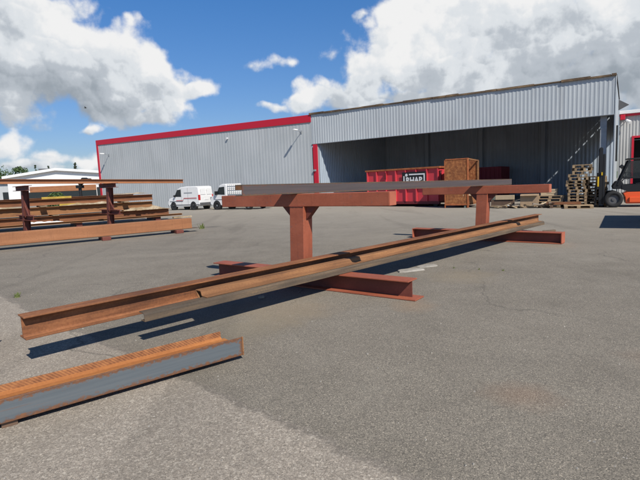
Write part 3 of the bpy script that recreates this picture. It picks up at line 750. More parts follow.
b.box(1.56,1.60,-.5,.45,1.551,1.60); b.build('carriage', M['black'], fk)
for y in (-.3,.3):
    f_ = MB(); f_.box(1.635,1.69,y-.06,y+.06,.08,.95); f_.exty([(1.635,.05),(2.75,.05),(2.75,.06),(1.69,.09),(1.635,.09)], y-.06,y+.06); f_.build('fork', M['black'], fk)
MB().box(1.545,1.60,.44,.50,.95,1.42).build('warning_strip', M['amber'], fk)
MB().box(1.405,1.45,.445,.50,1.48,1.62).build('warning_label', M['amber'], fk)
b = MB(); b.cyl((.62,.58,1.9),(.72,.58,1.78),.07,.09); b.build('work_light', M['black'], fk)
MB().box(-.40,-.15,.506,.512,1.1,1.2).build('number_plate', M['text_white'], fk)

# ------------------------------------------------------------------ vans (local +x forward)
def window_panel(par, poly, y, name='window'):
    s = 1 if y > 0 else -1
    return MB().exty(poly, y, y + s*.012).build(name, M['glass'], par)
def panel_van(loc, rz, sc):
    t = thing('panel_van', 'white panel van with red stripe parked facing left along the warehouse', 'van', loc, rz, None, sc)
    W = .88
    prof = [(-2.12,.36),(-1.72,.30),(1.75,.28),(2.15,.34),(2.2,.55),(2.16,.80),(1.98,.98),(1.35,1.12),(.72,1.80),(.35,1.92),(-.4,1.97),(-1.7,1.96),(-2.0,1.90),(-2.12,1.1)]
    b = MB(); b.exty(prof, -W, W); b.build('body', M['white'], t, .07, False, 3)
    for s in (-1,1):
        window_panel(t, [(1.22,1.15),(.78,1.70),(.30,1.74),(.30,1.12)], s*W)
        for i,x in enumerate((1.42,-1.28)):
            a = MB(); a.cyl((x,s*(W-.2),.32),(x,s*(W+.004),.32),.40,n=24); a.build('wheel_arch', M['black'], t)
            wheel(t, x, s*(W-.085), .32, .2)
        b = MB(); b.box(1.75,.1,s*W,s*(W+.008),.86,.90) if False else None
        b.exty([(1.0,.78),(1.0,.84),(.12,.84),(-.06,1.02),(-1.75,1.02),(-1.75,.96),(-.04,.96),(.14,.78)], s*W, s*(W+.006)); b.build('stripe', M['red_stripe'], t)
        b = MB(); b.exty([(1.9,.70),(1.9,.76),(.12,.76),(-.06,.93),(-1.75,.93),(-1.75,.91),(-.05,.91),(.11,.70)], s*W, s*(W+.006)); b.build('stripe', M['dark_stripe'], t)
        b = MB(); b.box(-1.2,-.1,s*W,s*(W+.005),1.38,1.47); b.build('side_lettering', M['steel'], t)
        b = MB(); b.box(-2.1,1.9,s*(W-.02),s*(W+.012),.40,.47); b.build('side_moulding', M['grey_plastic'], t)
        MB().box(-2.13,-1.95,s*(W-.14),s*(W+.006),.80,1.25).build('tail_light', M['tail'], t, .02)
        MB().box(1.0,1.16,s*W,s*(W+.2),1.12,1.28).build('mirror', M['black'], t, .03)
        MB().box(1.98,2.19,s*(W-.3),s*(W-.01),.72,.92).build('headlight', M['rim'], t, .03)
        b = MB(); b.box(-.62,-.60,s*W,s*(W+.004),.5,1.85); b.box(.26,.275,s*W,s*(W+.004),.45,1.8); b.build('door_seam', M['grey_plastic'], t)
    b = MB(); b.add([(1.34,-.74,1.15),(1.34,.74,1.15),(.78,.68,1.76),(.78,-.68,1.76),(1.36,-.74,1.16),(1.36,.74,1.16),(.80,.68,1.78),(.80,-.68,1.78)], [(0,3,2,1),(4,5,6,7),(0,1,5,4),(2,3,7,6),(1,2,6,5),(3,0,4,7)]); b.build('windscreen', M['glass'], t)
    b = MB(); b.box(-2.18,-2.1,-.86,.86,.36,.60); b.build('rear_bumper', M['grey_plastic'], t, .03)
    b = MB(); b.box(2.1,2.24,-.84,.84,.34,.52); b.build('front_bumper', M['grey_plastic'], t, .03)
    b = MB(); b.box(-2.137,-2.115,-.7,-.08,1.25,1.75); b.box(-2.137,-2.115,.08,.7,1.25,1.75); b.build('rear_window', M['white'], t)
    b = MB(); b.box(-2.14,-2.118,-.26,.26,.80,.92); b.build('number_plate', M['text_white'], t)
    return t
def flatbed(loc, rz, sc):
    t = thing('flatbed_truck', 'white flatbed pickup with headboard grille parked right of the panel van', 'pickup', loc, rz, None, sc)
    W = .92
    prof = [(1.0,.36),(2.35,.34),(2.72,.40),(2.76,.62),(2.70,.92),(2.5,1.10),(2.1,1.22),(1.62,1.96),(1.3,2.06),(.92,2.06),(.86,1.9),(.86,.5)]
    b = MB(); b.exty(prof, -W, W); b.build('cab', M['white'], t, .06, False, 3)
    for s in (-1,1):
        window_panel(t, [(2.0,1.24),(1.66,1.80),(1.08,1.84),(1.08,1.20)], s*W)
        for x in (2.0,-1.35):
            a = MB(); a.cyl((x,s*(W-.2),.34),(x,s*(W+.004),.34),.42,n=24)
            if x > 0: a.build('wheel_arch', M['black'], t)
            wheel(t, x, s*(W-.085), .34, .22)
        MB().box(1.85,2.0,s*W,s*(W+.22),1.2,1.5).build('mirror', M['black'], t, .03)
        MB().box(2.46,2.745,s*(W-.34),s*(W-.01),.80,1.05).build('headlight', M['rim'], t, .03)
        MB().box(1.0,2.2,s*W,s*(W+.005),.78,.84).build('stripe', M['dark_stripe'], t)
        MB().box(-2.6,.72,s*.93,s*1.0,.86,1.24).build('side_board', M['steel'], t, .01)
        MB().box(-2.6,.72,s*.35,s*.47,.45,.778).build('frame_rail', M['black'], t)
    b = MB(); b.box(-2.6,.74,-.93,.93,.78,.86); b.build('load_bed', M['steel'], t)
    b = MB(); b.box(-2.66,-2.6,-.92,.92,.86,1.24); b.build('tail_board', M['steel'], t)
    b = MB()
    for z in (1.3,1.65,1.98): b.box(.70,.74,-.92,.92,z,z+.03)
    for i in range(9): y = -.92+.225*i; b.box(.745,.765,y,y+.025,.87,2.0)
    b.build('headboard', M['steel'], t)
    b = MB(); b.add([(2.12,-.80,1.25),(2.12,.80,1.25),(1.68,.72,1.90),(1.68,-.72,1.90),(2.14,-.80,1.26),(2.14,.80,1.26),(1.70,.72,1.92),(1.70,-.72,1.92)], [(0,3,2,1),(4,5,6,7),(0,1,5,4),(2,3,7,6),(1,2,6,5),(3,0,4,7)]); b.build('windscreen', M['glass'], t)
    b = MB(); b.box(2.68,2.82,-.88,.88,.36,.60); b.build('front_bumper', M['grey_plastic'], t, .03)
    return t
RV = R(180-33)
v1 = panel_van((-10.25,38.75,0), R(180-30), .94); v1.scale = (.80,.88,.94)
flatbed((-5.62,36.0,0), RV, .93)

# ------------------------------------------------------------------ left-hand storage: rack stands, beams, stock pile
def rack(label, loc, rz):
    t = thing('rack_stand', label, 'rack', loc, rz, 'dark red storage racks on the left')
    b = MB(); icol(b, 0, 0, 1.86, .24); b.v = [Vector((v.x+.035*v.z, v.y+.035*v.z, v.z)) for v in b.v]; b.build('post', M['primer_dark'], t)
    MB().box(-.75,.75,-.12,.12,0,.10).build('foot', M['primer_dark'], t, .005)
    def arm(z, x0, x1, nm):
        a = MB(); a.box(x0,x1,-.12,.12,z-.02,z); a.box(x0,x1,-.12,.12,z-.2,z-.18); a.box(x0,x1,-.008,.008,z-.18,z-.02); a.build(nm, M['primer_dark'], t)
    arm(2.06,-1.0,.95,'arm')
    a = MB()
    for x0,x1 in ((-.95,-.125),(.125,1.15)): a.box(x0,x1,-.12,.12,.83,.85); a.box(x0,x1,-.12,.12,.65,.67); a.box(x0,x1,-.008,.008,.67,.83)
    a.build('lower_arm', M['primer_dark'], t)
    MB().exty([(.122,.852),(.55,.852),(.122,1.25)], -.02,.02).build('gusset', M['primer_dark'], t)
    return t
rack('left dark red rack stand with two arm levels behind the orange beam', (-12.2,20.0,0), R(-45))
rack('right dark red rack stand with two arm levels behind the orange beam', (-9.75,22.45,0), R(-45))
ub = i_beam('steel_beam', 'long thin rust-brown beam on top of both dark red racks', 'beam', (-7.0,25.2,1.965), R(225), 14, .19, .19, .014, .01, M['orange_beam'], None, R(-1.4))
ob = thing('box_beam', 'large orange-brown box girder resting low on blocks in front of the racks', 'beam', (-5.0,18.62,.13), math.atan2(-.596,-.803))
MB().box(0,15,-.14,.14,.016,.404).build('body', M['orange_beam'], ob, .01)
MB().box(-.25,15,-.17,.17,0,.014).build('bottom_plate', M['rust_gray'], ob)
for k,s in enumerate((.55,3.15,6.6,10.5)):
    p = Vector((-5.0,18.62,0)) - Vector((.803,.596,0))*s
    o = MB().box(-.14,.14,-.32,.32,0,.128).build('support_block', M['primer_dark'] if k != 3 else M['wood_dark'], None, .01)
    o.location = p; o.rotation_euler = (0,0,math.atan2(-.596,-.803))
    tag(o, ['support block under the right end of the orange girder','red-brown block under the orange girder below the right rack','red-brown block under the orange girder below the left rack','support block under the orange girder at the left picture edge'][k], 'support block', 'blocks under the orange girder')

pd = Vector((.8,.6,0)); pn = Vector((.6,-.8,0)); PR = Vector((-8.6,27.9,0)); prz = math.atan2(.6,.8)
stock = [ # right-end shift, near-offset, z, height, width, material, label
 (-.25, .40,.22,.38,.32,'timber_rust','rust-brown stock beam at the front of the bottom layer of the pile'),
 (-.9,-.05,.22,.38,.32,'rust_beam','dark rust stock beam in the middle of the bottom layer of the pile'),
 (-1.6,-.5,.22,.38,.32,'timber_rust','rust-brown stock beam at the back of the bottom layer of the pile'),
 (.35,.82,.20,.10,.26,'rust_tan','thin tan plate strip along the very front of the stock pile'),
 (-1.1,.28,.66,.40,.32,'rust_tan','tan stock beam at the front of the second layer of the pile'),
 (-1.6,-.15,.66,.40,.32,'timber_rust','rust-brown stock beam in the middle of the second layer of the pile'),
 (-2.2,-.55,.66,.30,.28,'rust_beam','dark rust stock beam at the back of the second layer of the pile'),
 (-1.0,.05,1.14,.30,.30,'timber_rust','rust-brown stock beam at the front of the top layer of the pile'),
 (-1.9,-.4,1.14,.36,.30,'rust_beam','dark rust stock beam at the back of the top layer of the pile')]
for i,(dx,off,z,h,w_,m_,lab) in enumerate(stock):
    p = PR + pd*dx + pn*off
    o = i_beam('stock_beam', lab, 'beam', (p.x,p.y,z), prz+math.pi, 14, h, w_, .02, .014, M[m_], 'beams in the stock pile')
for k,(s,z,h) in enumerate(((-1.0,0,.198),(-5,0,.198),(-9,0,.198),(-2.0,.605,.05),(-6,.605,.05),(-10,.605,.05),(-2.6,1.065,.07),(-6.5,1.065,.07),(-10.5,1.065,.07))):
    p = PR + pd*s + pn*.0
    o = MB().box(-.14,.14,-.8,.8 if z < .5 else .6,0,h).build('spacer_block', M['primer_dark'] if z == 0 else M['wood'], None, .01)
    o.location = (p.x,p.y,z); o.rotation_euler = (0,0,prz)
    tag(o, f"{['right','middle','left'][k%3]} spacer block {['on the ground under the stock pile','between bottom and second layer of the stock pile','between second and top layer of the stock pile'][k//3]}", 'spacer block', 'spacer blocks in the stock pile')
def tarp(label, p, L, w_, h, seed, mat='tarp'):
    rnd = random.Random(seed); nx, ny_ = 22, 8; vs = []; fs = []
    amp = [rnd.uniform(.35,1) for _ in range(nx+1)]
    for i in range(nx+1):
        a = .5*amp[i] + .25*(amp[max(0,i-1)]+amp[min(nx,i+1)]); e = min(1, 4*min(i,nx-i)/nx+.15)
        for j in range(ny_+1):
            x = L*(i/nx-.5); y = w_*(j/ny_-.5)
            z = h*e*a*(1-abs(2*j/ny_-1)**3)*rnd.uniform(.75,1) + .01
            vs.append((x+rnd.uniform(-.04,.04), y*rnd.uniform(.85,1.05), z))
    for i in range(nx):
        for j in range(ny_):
            a = i*(ny_+1)+j; fs.append((a,a+ny_+1,a+ny_+2,a+1))
    o = MB().add(vs,fs).build('tarpaulin', M[mat]); o.location = p; o.rotation_euler = (0,0,prz)
    return tag(o, label, 'tarpaulin')
q = PR + pd*-1.55 + pn*.42; tarp('crumpled tan tarpaulin on the second layer at the right end of the stock pile', (q.x,q.y,.605), 2.4, .5, .24, 2)
q = PR + pd*-4.4 + pn*.36; tarp('strip of tan tarpaulin on the second layer of the stock pile', (q.x,q.y,1.065), 2.8, .35, .14, 4)
q = PR + pd*-6.6 + pn*.78; tarp('white tarpaulin scrap on the front plate of the stock pile', (q.x,q.y,.30), 1.7, .25, .10, 5, 'white')
q = PR + pd*-8.9 + pn*.36; tarp('long tan tarpaulin strip near the left end of the stock pile', (q.x,q.y,1.065), 3.4, .35, .12, 6)
q = PR + pd*-2.3 + pn*-.5; tarp('pale tarpaulin sheet lying along the top right of the stock pile', (q.x,q.y,1.5), 2.4, .5, .09, 7)
q = PR + pd*-7.6 + pn*.1
for k,(s,z,L_) in enumerate(((-5.75,1.445,1.35),(-5.3,1.075,.9))):
    q = PR + pd*s + pn*(-.2 if k == 0 else .40)
    plank(['yellow painted beam lying on top of the stock pile','shorter yellow bar lying on the second layer of the stock pile'][k], (q.x,q.y,z), prz, L_, .12, .10, 'yellow_dull', 0, 'yellow bar', 'yellow_bar')
plank('pale plank lying on the ground beyond the right end of the stock pile', (-8.0,28.1,.0), prz, 1.1, .2, .09, 'tarp')

# rusty beam just outside the picture on the left, only its end shadow reaches in
xb = i_beam('steel_beam', 'rusty beam end on blocks at the far left edge', 'beam', (-3.56,5.02,.12), R(192), 5, .2, .2, .015, .011, M['rust_beam'])
for k,s in enumerate((.9,4)):
    o = MB().box(-.1,.1,-.2,.2,0,.118).build('wood_block', M['wood_dark']); o.location = (-3.56-.978*s,5.02-.208*s,0); o.rotation_euler = (0,0,R(192))
    tag(o, ['wooden block under the near end of the beam at the far left edge','wooden block under the far end of the beam at the far left edge'][k], 'wood block', 'blocks at the far left edge')

# unseen stands and plate added right of the picture to cast the shadow before the forklift
st3 = make_stand('cantilever_stand', 'added unseen red T-shaped stand right of the picture edge nearer the camera', (11.0,12.75,0), R(-32.6), 1.5, 1.9, 1.6, 'red T-shaped beam stands')
make_stand('cantilever_stand', 'added unseen red T-shaped stand right of the picture edge farther from the camera', (12.35,14.9,0), R(-32.6), 1.5, 1.9, 1.6, 'red T-shaped beam stands')
o = MB().box(-1.55,1.6,-1.15,3.6,0,.02).build('shadow_plate', M['rust_beam']); o.location = (11.0-.1,12.75+.05,1.505); o.rotation_euler = (0,0,R(-32.6))
tag(o, 'large unseen steel plate added as shadow caster on two red stands beyond the right picture edge', 'steel plate')

# ------------------------------------------------------------------ far left: white hall, low house, trees
wb_ = thing('white_hall', 'white low-gabled hall with orange lower band beyond the stock pile', 'building', (-42.6,80.0,0), R(8))
hw = 7.9
b = MB(); b.exty([(-hw,0),(hw,0),(hw,4.75),(-.2,5.55),(-hw,4.55)], 0, 25); b.build('wall', M['white_wall'], wb_)
b = MB()
b.exty([(-hw-.5,4.50),(-hw-.5,4.90),(-.2,5.98),(-.2,5.56)], -.6, 25.3); b.exty([(-.2,5.56),(-.2,5.98),(hw+.5,5.12),(hw+.5,4.72)], -.6, 25.3)
b.build('roof', M['white'], wb_)
MB().box(-hw+3.3,hw-2.2,-.12,-.003,2.15,3.05).build('awning', M['orange_beam'], wb_)
b = MB(); b.box(-hw+2.8,hw-2.2,-.06,-.003,.9,2.14); b.build('shopfront', M['glass'], wb_)
MB().box(hw-2.1,hw-1.2,-.05,-.003,.8,2.6).build('window', M['glass'], wb_)
MB().box(-4.6,-2.6,4,6,5.35,6.15).build('roof_unit', M['grey_plastic'], wb_)
lh = thing('low_house', 'grey low house with dark roof at the far left edge', 'house', (-57.5,84,0), R(8))
MB().box(-4,4.3,0,9,0,4.0).build('wall', M['facade'], lh)
b = MB(); b.ext([(-.5,3.95),(9.5,3.95),(9.5,4.3),(4.5,5.0),(-.5,4.35)], -4.4, 4.5); b.build('roof', M['roofing'], lh)
for x in (-1.5,.6,2.6): MB().box(x,x+.9,-.05,-.003,1.0,2.4).build('window', M['glass'], lh)

def tree(name, label, loc, h, cr, seed, conifer=False, n=1600):
    t = thing(name, label, 'tree', loc, 0, 'trees beyond the white hall')
    rnd = random.Random(seed)
    tr = MB(); tr.cyl((0,0,0),(0,0,h*.55),h*.022,h*.012,8); tr.cyl((0,0,h*.55),(0,0,h*.95),h*.012,h*.003,8)
    for i in range(9):
        a = rnd.uniform(0,6.28); z = h*rnd.uniform(.3,.75); L_ = cr*rnd.uniform(.4,.8)
        tr.cyl((0,0,z),(math.cos(a)*L_,math.sin(a)*L_,z+L_*(.5 if not conifer else -.1)),h*.008,h*.003,6)
    tr.build('trunk', M['bark'], t)
    b = MB(); cl = []
    for i in range(26 if not conifer else 44):
        z = rnd.uniform(.28,1.0) if not conifer else rnd.uniform(.15,.98)
        if conifer: rr = cr*(1-z)*1.1+.10
        else: rr = cr*math.sin(math.pi*min(1,max(0.05,(z-.2)/.85)))**.7
        a = rnd.uniform(0,6.28); q = rnd.uniform(.2,.9)*rr
        cl.append((math.cos(a)*q, math.sin(a)*q, z*h, max(.25 if not conifer else .12,rr*rnd.uniform(.3,.5))))
    for i in range(n):
        x,y,z,r = rnd.choice(cl)
        d = Vector((rnd.gauss(0,1),rnd.gauss(0,1),rnd.gauss(0,.8))); d = d.normalized()*r*rnd.uniform(.5,1)**.5
        p = Vector((x,y,z)) + d; s_ = h*(.014 if not conifer else .009)*rnd.uniform(.7,1.6)
        u_ = Vector((rnd.gauss(0,1),rnd.gauss(0,1),rnd.gauss(0,1))).normalized(); v_ = u_.orthogonal().normalized()
        b.add([p-u_*s_-v_*s_*.6, p+u_*s_-v_*s_*.6, p+u_*s_+v_*s_*.6, p-u_*s_+v_*s_*.6], [(0,1,2,3)])
    b.build('crown', M['leaf_dark'] if conifer else M['leaf'], t)
tl = [('tree','broad green tree behind the low house at the far left edge',(-79,120,0),9.6,4.2,1,False),
      ('tree','rounder green tree right of the broad one behind the low house',(-74,121,0),8.6,3.2,2,False),
      ('conifer_tree','thin conifer tip left of the hall ridge',(-81,140,0),10.4,3.0,3,True),
      ('conifer_tree','short conifer tip just left of the white hall ridge',(-74.5,135,0),10.0,2.6,4,True),
      ('conifer_tree','thin conifer tip above the right roof slope of the white hall',(-68.5,138,0),10.6,3.4,5,True)]
for nm,lab,loc,h,cr,sd,cf in tl: tree(nm,lab,loc,h,cr,sd,cf)
bu = thing('bush', 'rounded green bush in front of the white hall', 'bush', (-25.6,47.2,0), 0)
rnd = random.Random(9); b = MB()
for i in range(1500):
    d = Vector((rnd.gauss(0,1),rnd.gauss(0,1),rnd.gauss(0,1))).normalized()*rnd.uniform(.6,1)
    p = Vector((d.x*1.0,d.y*.7,max(.05,.95+d.z*.95))); s_ = .07*rnd.uniform(.7,1.5)
    u_ = Vector((rnd.gauss(0,1),rnd.gauss(0,1),rnd.gauss(0,1))).normalized(); v_ = u_.orthogonal().normalized()
    b.add([p-u_*s_-v_*s_*.6, p+u_*s_-v_*s_*.6, p+u_*s_+v_*s_*.6, p-u_*s_+v_*s_*.6], [(0,1,2,3)])
b.build('foliage', M['leaf'], bu)
b = MB()
for a in range(5): b.cyl((0,0,0),(math.cos(a*1.25)*.5,math.sin(a*1.25)*.4,1.1),.03,.012,6)
b.build('stem', M['bark'], bu)
cr_ = thing('loader_crane', 'small black folded loader crane standing left of the warehouse corner', 'crane', (-23.6,49.5,0), R(-20))
b = MB(); b.cyl((-.9,0,0),(-.9,0,2.2),.16); b.box(-1.15,-.65,-.3,.3,2.2,2.5); b.build('column', M['black'], cr_)
b = MB(); b.bar((-.9,0,2.55),(-.1,0,3.1),.3); b.bar((-.1,0,3.1),(.7,0,2.75),.28); b.cyl((-.2,-.25,2.95),(-.2,.25,2.95),.3); b.cyl((.35,-.2,2.9),(.35,.2,2.9),.25); b.build('boom', M['black'], cr_)
b = MB(); b.box(-1.3,1.2,-.8,.8,.0,.9); b.build('base', M['grey_plastic'], cr_)

# bird
bd = thing('bird', 'small dark bird flying below the left cloud', 'bird', (-37.10,80,15.38), .4)
b = MB(); b.cyl((-.22,0,0),(.0,0,0),.02,.07,8); b.cyl((0,0,0),(.2,0,.02),.07,.02,8); b.build('body', M['black'], bd)
for s in (-1,1):
    b = MB(); b.add([(.1,s*.04,.03),(-.08,s*.04,.03),(-.14,s*.55,.16),(-.02,s*.5,.17)], [(0,1,2,3)]); b.build('wing', M['black'], bd)

# ------------------------------------------------------------------ camera
F_PX = 480.0
pit = math.atan((240-183.5)/F_PX); rol = math.atan(.042)
Fv = Vector((0,math.cos(pit),-math.sin(pit))); Xv = Vector((1,0,0)); Uv = Vector((0,math.sin(pit),math.cos(pit)))
X2 = Xv*math.cos(rol) - Uv*math.sin(rol); U2 = Uv*math.cos(rol) + Xv*math.sin(rol)
cam = bpy.data.cameras.new('camera'); co = bpy.data.objects.new('camera', cam); C.objects.link(co)
cam.sensor_width = 36; cam.lens = 36*F_PX/640; cam.clip_start = .05; cam.clip_end = 6000
co.matrix_world = Matrix(((X2.x,U2.x,-Fv.x,0),(X2.y,U2.y,-Fv.y,0),(X2.z,U2.z,-Fv.z,1.65),(0,0,0,1)))
SC.camera = co

# ------------------------------------------------------------------ light and sky
EL = R(43.7); sx, sy = .454, -.891
sd = Vector((sx*math.cos(EL), sy*math.cos(EL), math.sin(EL))).normalized()
sl = bpy.data.lights.new('sun', 'SUN'); sl.energy = 5.0; sl.angle = R(.53); sl.color = (1.0,.94,.85)
so = bpy.data.objects.new('sun', sl); C.objects.link(so); so.rotation_euler = sd.to_track_quat('Z','Y').to_euler(); so.location = (20,-30,40)

W = bpy.data.worlds.new('World'); SC.world = W; W.use_nodes = True
W.cycles.sampling_method = 'MANUAL'; W.cycles.sample_map_resolution = 512
t = W.node_tree; N = t.nodes; Lk = t.links; N.clear()
def nn(typ, **kw):
    n = N.new(typ)
    for k,v in kw.items(): setattr(n,k,v)
    return n
def wm(op, a, b=None, c=None, clamp=False, tree=None):
    T = tree or t; n = T.nodes.new('ShaderNodeMath'); n.operation = op; n.use_clamp = clamp
    for i,x in enumerate((a,b,c)):
        if x is None: continue
        if isinstance(x,(int,float)): n.inputs[i].default_value = x
        else: T.links.new(x, n.inputs[i])
    return n.outputs[0]

def dir_of(px, py):
    d = X2*((px-320)/F_PX) + U2*((240-py)/F_PX) + Fv
    d.normalize(); return math.atan2(d.x,d.y), math.asin(d.z)
K = 1/F_PX
# cloud masses: centre and half-size given as they are seen, turned into azimuth / elevation of the sky
blobs = [ # px, py, rx, ry, weight, tone
 (5,28,85,40,1.0,.05),(62,48,62,34,1.0,.25),(105,60,52,34,1.0,.35),(140,70,40,30,1.0,.35),(168,84,30,20,1.0,.15),(194,89,20,11,.85,.35),
 (15,70,95,28,1.0,-.75),(75,82,75,24,1.0,-.7),(-60,60,110,50,1,-.2),(28,2,62,15,.85,.1),(128,92,44,20,1.0,-.45),
 (118,106,46,15,1.0,-.7),(146,118,40,12,.95,-.05),(158,106,32,12,.95,.1),(-10,93,32,12,.8,.1),(0,148,32,12,.75,.2),(60,157,22,7,.6,.2),(88,158,24,9,.75,.35),(92,129,14,5,.6,.2),(20,165,80,7,.55,.0),
 (400,48,52,36,1.0,.45),(440,70,70,36,1.0,.0),(372,72,42,30,1.0,.3),(470,30,70,40,1.05,.35),(530,24,80,40,1.05,-.15),(610,28,70,36,1.05,-.3),(690,50,100,70,1.05,-.4),(400,18,36,22,.95,.5),
 (520,72,90,30,1.05,-.3),(600,78,80,34,1.05,-.7),(345,94,56,18,.95,.1),(300,103,32,10,.85,.4),(278,107,22,6,.7,.4),(440,100,120,18,.95,-.2),(450,0,70,22,.9,.35),
 (252,64,14,5,.30,.2),(290,57,24,6,.30,.2),(328,61,12,7,.31,.2),(362,12,14,4,.31,.2),(132,20,10,10,.38,.2)]
grp = bpy.data.node_groups.new('CloudDensity', 'ShaderNodeTree')
grp.interface.new_socket('P', in_out='INPUT', socket_type='NodeSocketVector')
grp.interface.new_socket('Density', in_out='OUTPUT', socket_type='NodeSocketFloat')
gi = grp.nodes.new('NodeGroupInput'); go = grp.nodes.new('NodeGroupOutput')
def gn(typ, **kw):
    n = grp.nodes.new(typ)
    for k,v in kw.items(): setattr(n,k,v)
    return n
def gnoise(vec, scale, detail, rough):
    n = gn('ShaderNodeTexNoise'); n.inputs['Scale'].default_value = scale; n.inputs['Detail'].default_value = detail; n.inputs['Roughness'].default_value = rough
    grp.links.new(vec, n.inputs['Vector']); return n
P_ = gi.outputs[0]
def gnoise(vec, scale, detail, rough):
    n = gn('ShaderNodeTexNoise'); n.noise_dimensions = '2D'; n.inputs['Scale'].default_value = scale; n.inputs['Detail'].default_value = detail; n.inputs['Roughness'].default_value = rough
    grp.links.new(vec, n.inputs['Vector']); return n
def gvm(op, *ins):
    n = gn('ShaderNodeVectorMath', operation=op)
    for k_, x in enumerate(ins):
        if isinstance(x, tuple): n.inputs[k_].default_value = x
        else: grp.links.new(x, n.inputs[k_])
    return n
def gm(op, *a): return wm(op, *a, tree=grp)
nz = gnoise(P_, 9.0, 3, .55)
s1 = gvm('SUBTRACT', nz.outputs['Color'], (.5,.5,.5))
s3 = gvm('MULTIPLY_ADD', s1.outputs[0], (.06,.05,0), P_)
Q = s3.outputs[0]
LV = (.42,.90,0)                      # light from above, a little from the right
acc = None; ws = None; ls = None
for (px,py,rx,ry,wt,tone) in blobs:
    az, el = dir_of(px,py); kx, ky = 1/(rx*K*1.12), 1/(ry*K*1.12)
    m_ = gvm('MULTIPLY_ADD', Q, (kx,ky,0), (-az*kx,-el*ky,0))
    l_ = gvm('LENGTH', m_.outputs[0])
    d_ = gm('MULTIPLY_ADD', l_.outputs['Value'], -wt, wt)
    acc = d_ if acc is None else gm('SMOOTH_MAX', acc, d_, .10)
    dt = gvm('DOT_PRODUCT', m_.outputs[0], LV)
    w_ = gm('POWER', gm('MAXIMUM', gm('ADD', d_, .18), .0004), 2.0)
    lt = gm('MULTIPLY', gm('ADD', dt.outputs['Value'], tone), w_)
    ws = w_ if ws is None else gm('ADD', ws, w_); ls = lt if ls is None else gm('ADD', ls, lt)
mass_light = gm('DIVIDE', ls, ws)
f1 = gnoise(P_, 14, 8, .58)
def billow(scale):
    v = gn('ShaderNodeTexVoronoi'); v.voronoi_dimensions = '2D'; v.feature = 'SMOOTH_F1'; v.inputs['Smoothness'].default_value = .35; v.inputs['Scale'].default_value = scale
    grp.links.new(Q, v.inputs['Vector'])
    o_ = gvm('SUBTRACT', Q, v.outputs['Position']); o2 = gvm('DOT_PRODUCT', o_.outputs[0], (LV[0]*scale,LV[1]*scale,0))
    return gm('SUBTRACT', .36, v.outputs['Distance']), o2.outputs['Value']
b1, l1 = billow(15); b2, l2 = billow(38)
det = gm('MULTIPLY_ADD', f1.outputs['Fac'], 1.0, gm('MULTIPLY_ADD', b1, .34, gm('MULTIPLY_ADD', b2, .22, -.5)))
grp.links.new(gm('ADD', acc, det), go.inputs[0])
grp.interface.new_socket('Light', in_out='OUTPUT', socket_type='NodeSocketFloat')
lg = gm('MULTIPLY_ADD', l1, .30, gm('MULTIPLY_ADD', l2, .20, gm('MULTIPLY', mass_light, 1.05)))
lg = gm('MULTIPLY_ADD', gm('SUBTRACT', f1.outputs['Fac'], .5), 2.5, lg)
grp.links.new(lg, go.inputs[1])

tc = nn('ShaderNodeTexCoord'); sp = nn('ShaderNodeSeparateXYZ'); Lk.new(tc.outputs['Generated'], sp.inputs[0])
az = wm('ARCTAN2', sp.outputs['X'], sp.outputs['Y']); el = wm('ARCSINE', sp.outputs['Z'])
cb_ = nn('ShaderNodeCombineXYZ'); Lk.new(az, cb_.inputs[0]); Lk.new(el, cb_.inputs[1])
G0 = nn('ShaderNodeGroup'); G0.node_tree = grp; Lk.new(cb_.outputs[0], G0.inputs[0]); d0 = G0.outputs[0]
def smooth(x, a, b):
    n = nn('ShaderNodeMapRange'); n.interpolation_type = 'SMOOTHSTEP'; Lk.new(x, n.inputs['Value'])
    n.inputs['From Min'].default_value = a; n.inputs['From Max'].default_value = b; return n.outputs[0]
alpha = smooth(d0, .02, .42)
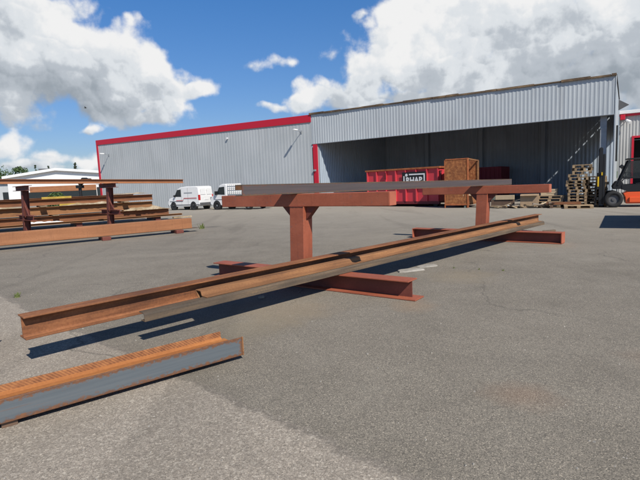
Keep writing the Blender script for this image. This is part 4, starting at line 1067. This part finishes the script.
# thin rims let the light through, lower sides of the billows turn grey
lit = wm('ADD', G0.outputs[1], wm('MULTIPLY', wm('SUBTRACT', 1.0, smooth(d0, .1, .75)), .25))
cr2 = nn('ShaderNodeValToRGB'); mr = nn('ShaderNodeMapRange'); Lk.new(lit, mr.inputs['Value']); mr.inputs['From Min'].default_value = -1.3; mr.inputs['From Max'].default_value = .95
Lk.new(mr.outputs[0], cr2.inputs[0]); cr2.color_ramp.interpolation = 'EASE'
e = cr2.color_ramp.elements; e[0].position = .05; e[0].color = (.36,.41,.465,1); e[1].position = .88; e[1].color = (1.0,1.0,1.0,1)
k = e.new(.38); k.color = (.55,.60,.66,1); k = e.new(.62); k.color = (.82,.86,.90,1)
sky = nn('ShaderNodeTexSky'); sky.sky_type = 'NISHITA'; sky.sun_disc = False; sky.sun_elevation = EL
sky.sun_rotation = math.atan2(sx, sy); sky.air_density = 1.0; sky.dust_density = .6; sky.ozone_density = 2.6; sky.altitude = 100
tint = nn('ShaderNodeMix', data_type='RGBA', blend_type='MULTIPLY'); tint.inputs[0].default_value = 1; pass
tr = nn('ShaderNodeValToRGB'); Lk.new(el, tr.inputs[0]); te = tr.color_ramp.elements
te[0].position = .02; te[0].color = (.88,.93,1.13,1); te[1].position = .42; te[1].color = (.56,1.18,1.75,1)
q_ = te.new(.95); q_.color = (.13,.23,.34,1)
Lk.new(tr.outputs[0], tint.inputs[7])
Lk.new(sky.outputs[0], tint.inputs[6])
SKY = .075
cl = nn('ShaderNodeMix', data_type='RGBA', blend_type='MULTIPLY'); cl.inputs[0].default_value = 1; cl.inputs[7].default_value = (.88/SKY,.88/SKY,.88/SKY,1)
Lk.new(cr2.outputs[0], cl.inputs[6])
mx = nn('ShaderNodeMix', data_type='RGBA'); Lk.new(alpha, mx.inputs[0]); Lk.new(tint.outputs[2], mx.inputs[6]); Lk.new(cl.outputs[2], mx.inputs[7])
bg = nn('ShaderNodeBackground'); bg.inputs['Strength'].default_value = SKY; Lk.new(mx.outputs[2], bg.inputs['Color'])
ow = nn('ShaderNodeOutputWorld'); Lk.new(bg.outputs[0], ow.inputs['Surface'])

SC.view_settings.view_transform = 'Standard'; SC.view_settings.look = 'None'; SC.view_settings.exposure = 0
SC.render.engine = 'CYCLES'; SC.cycles.use_denoising = True; SC.cycles.max_bounces = 5; SC.cycles.diffuse_bounces = 3
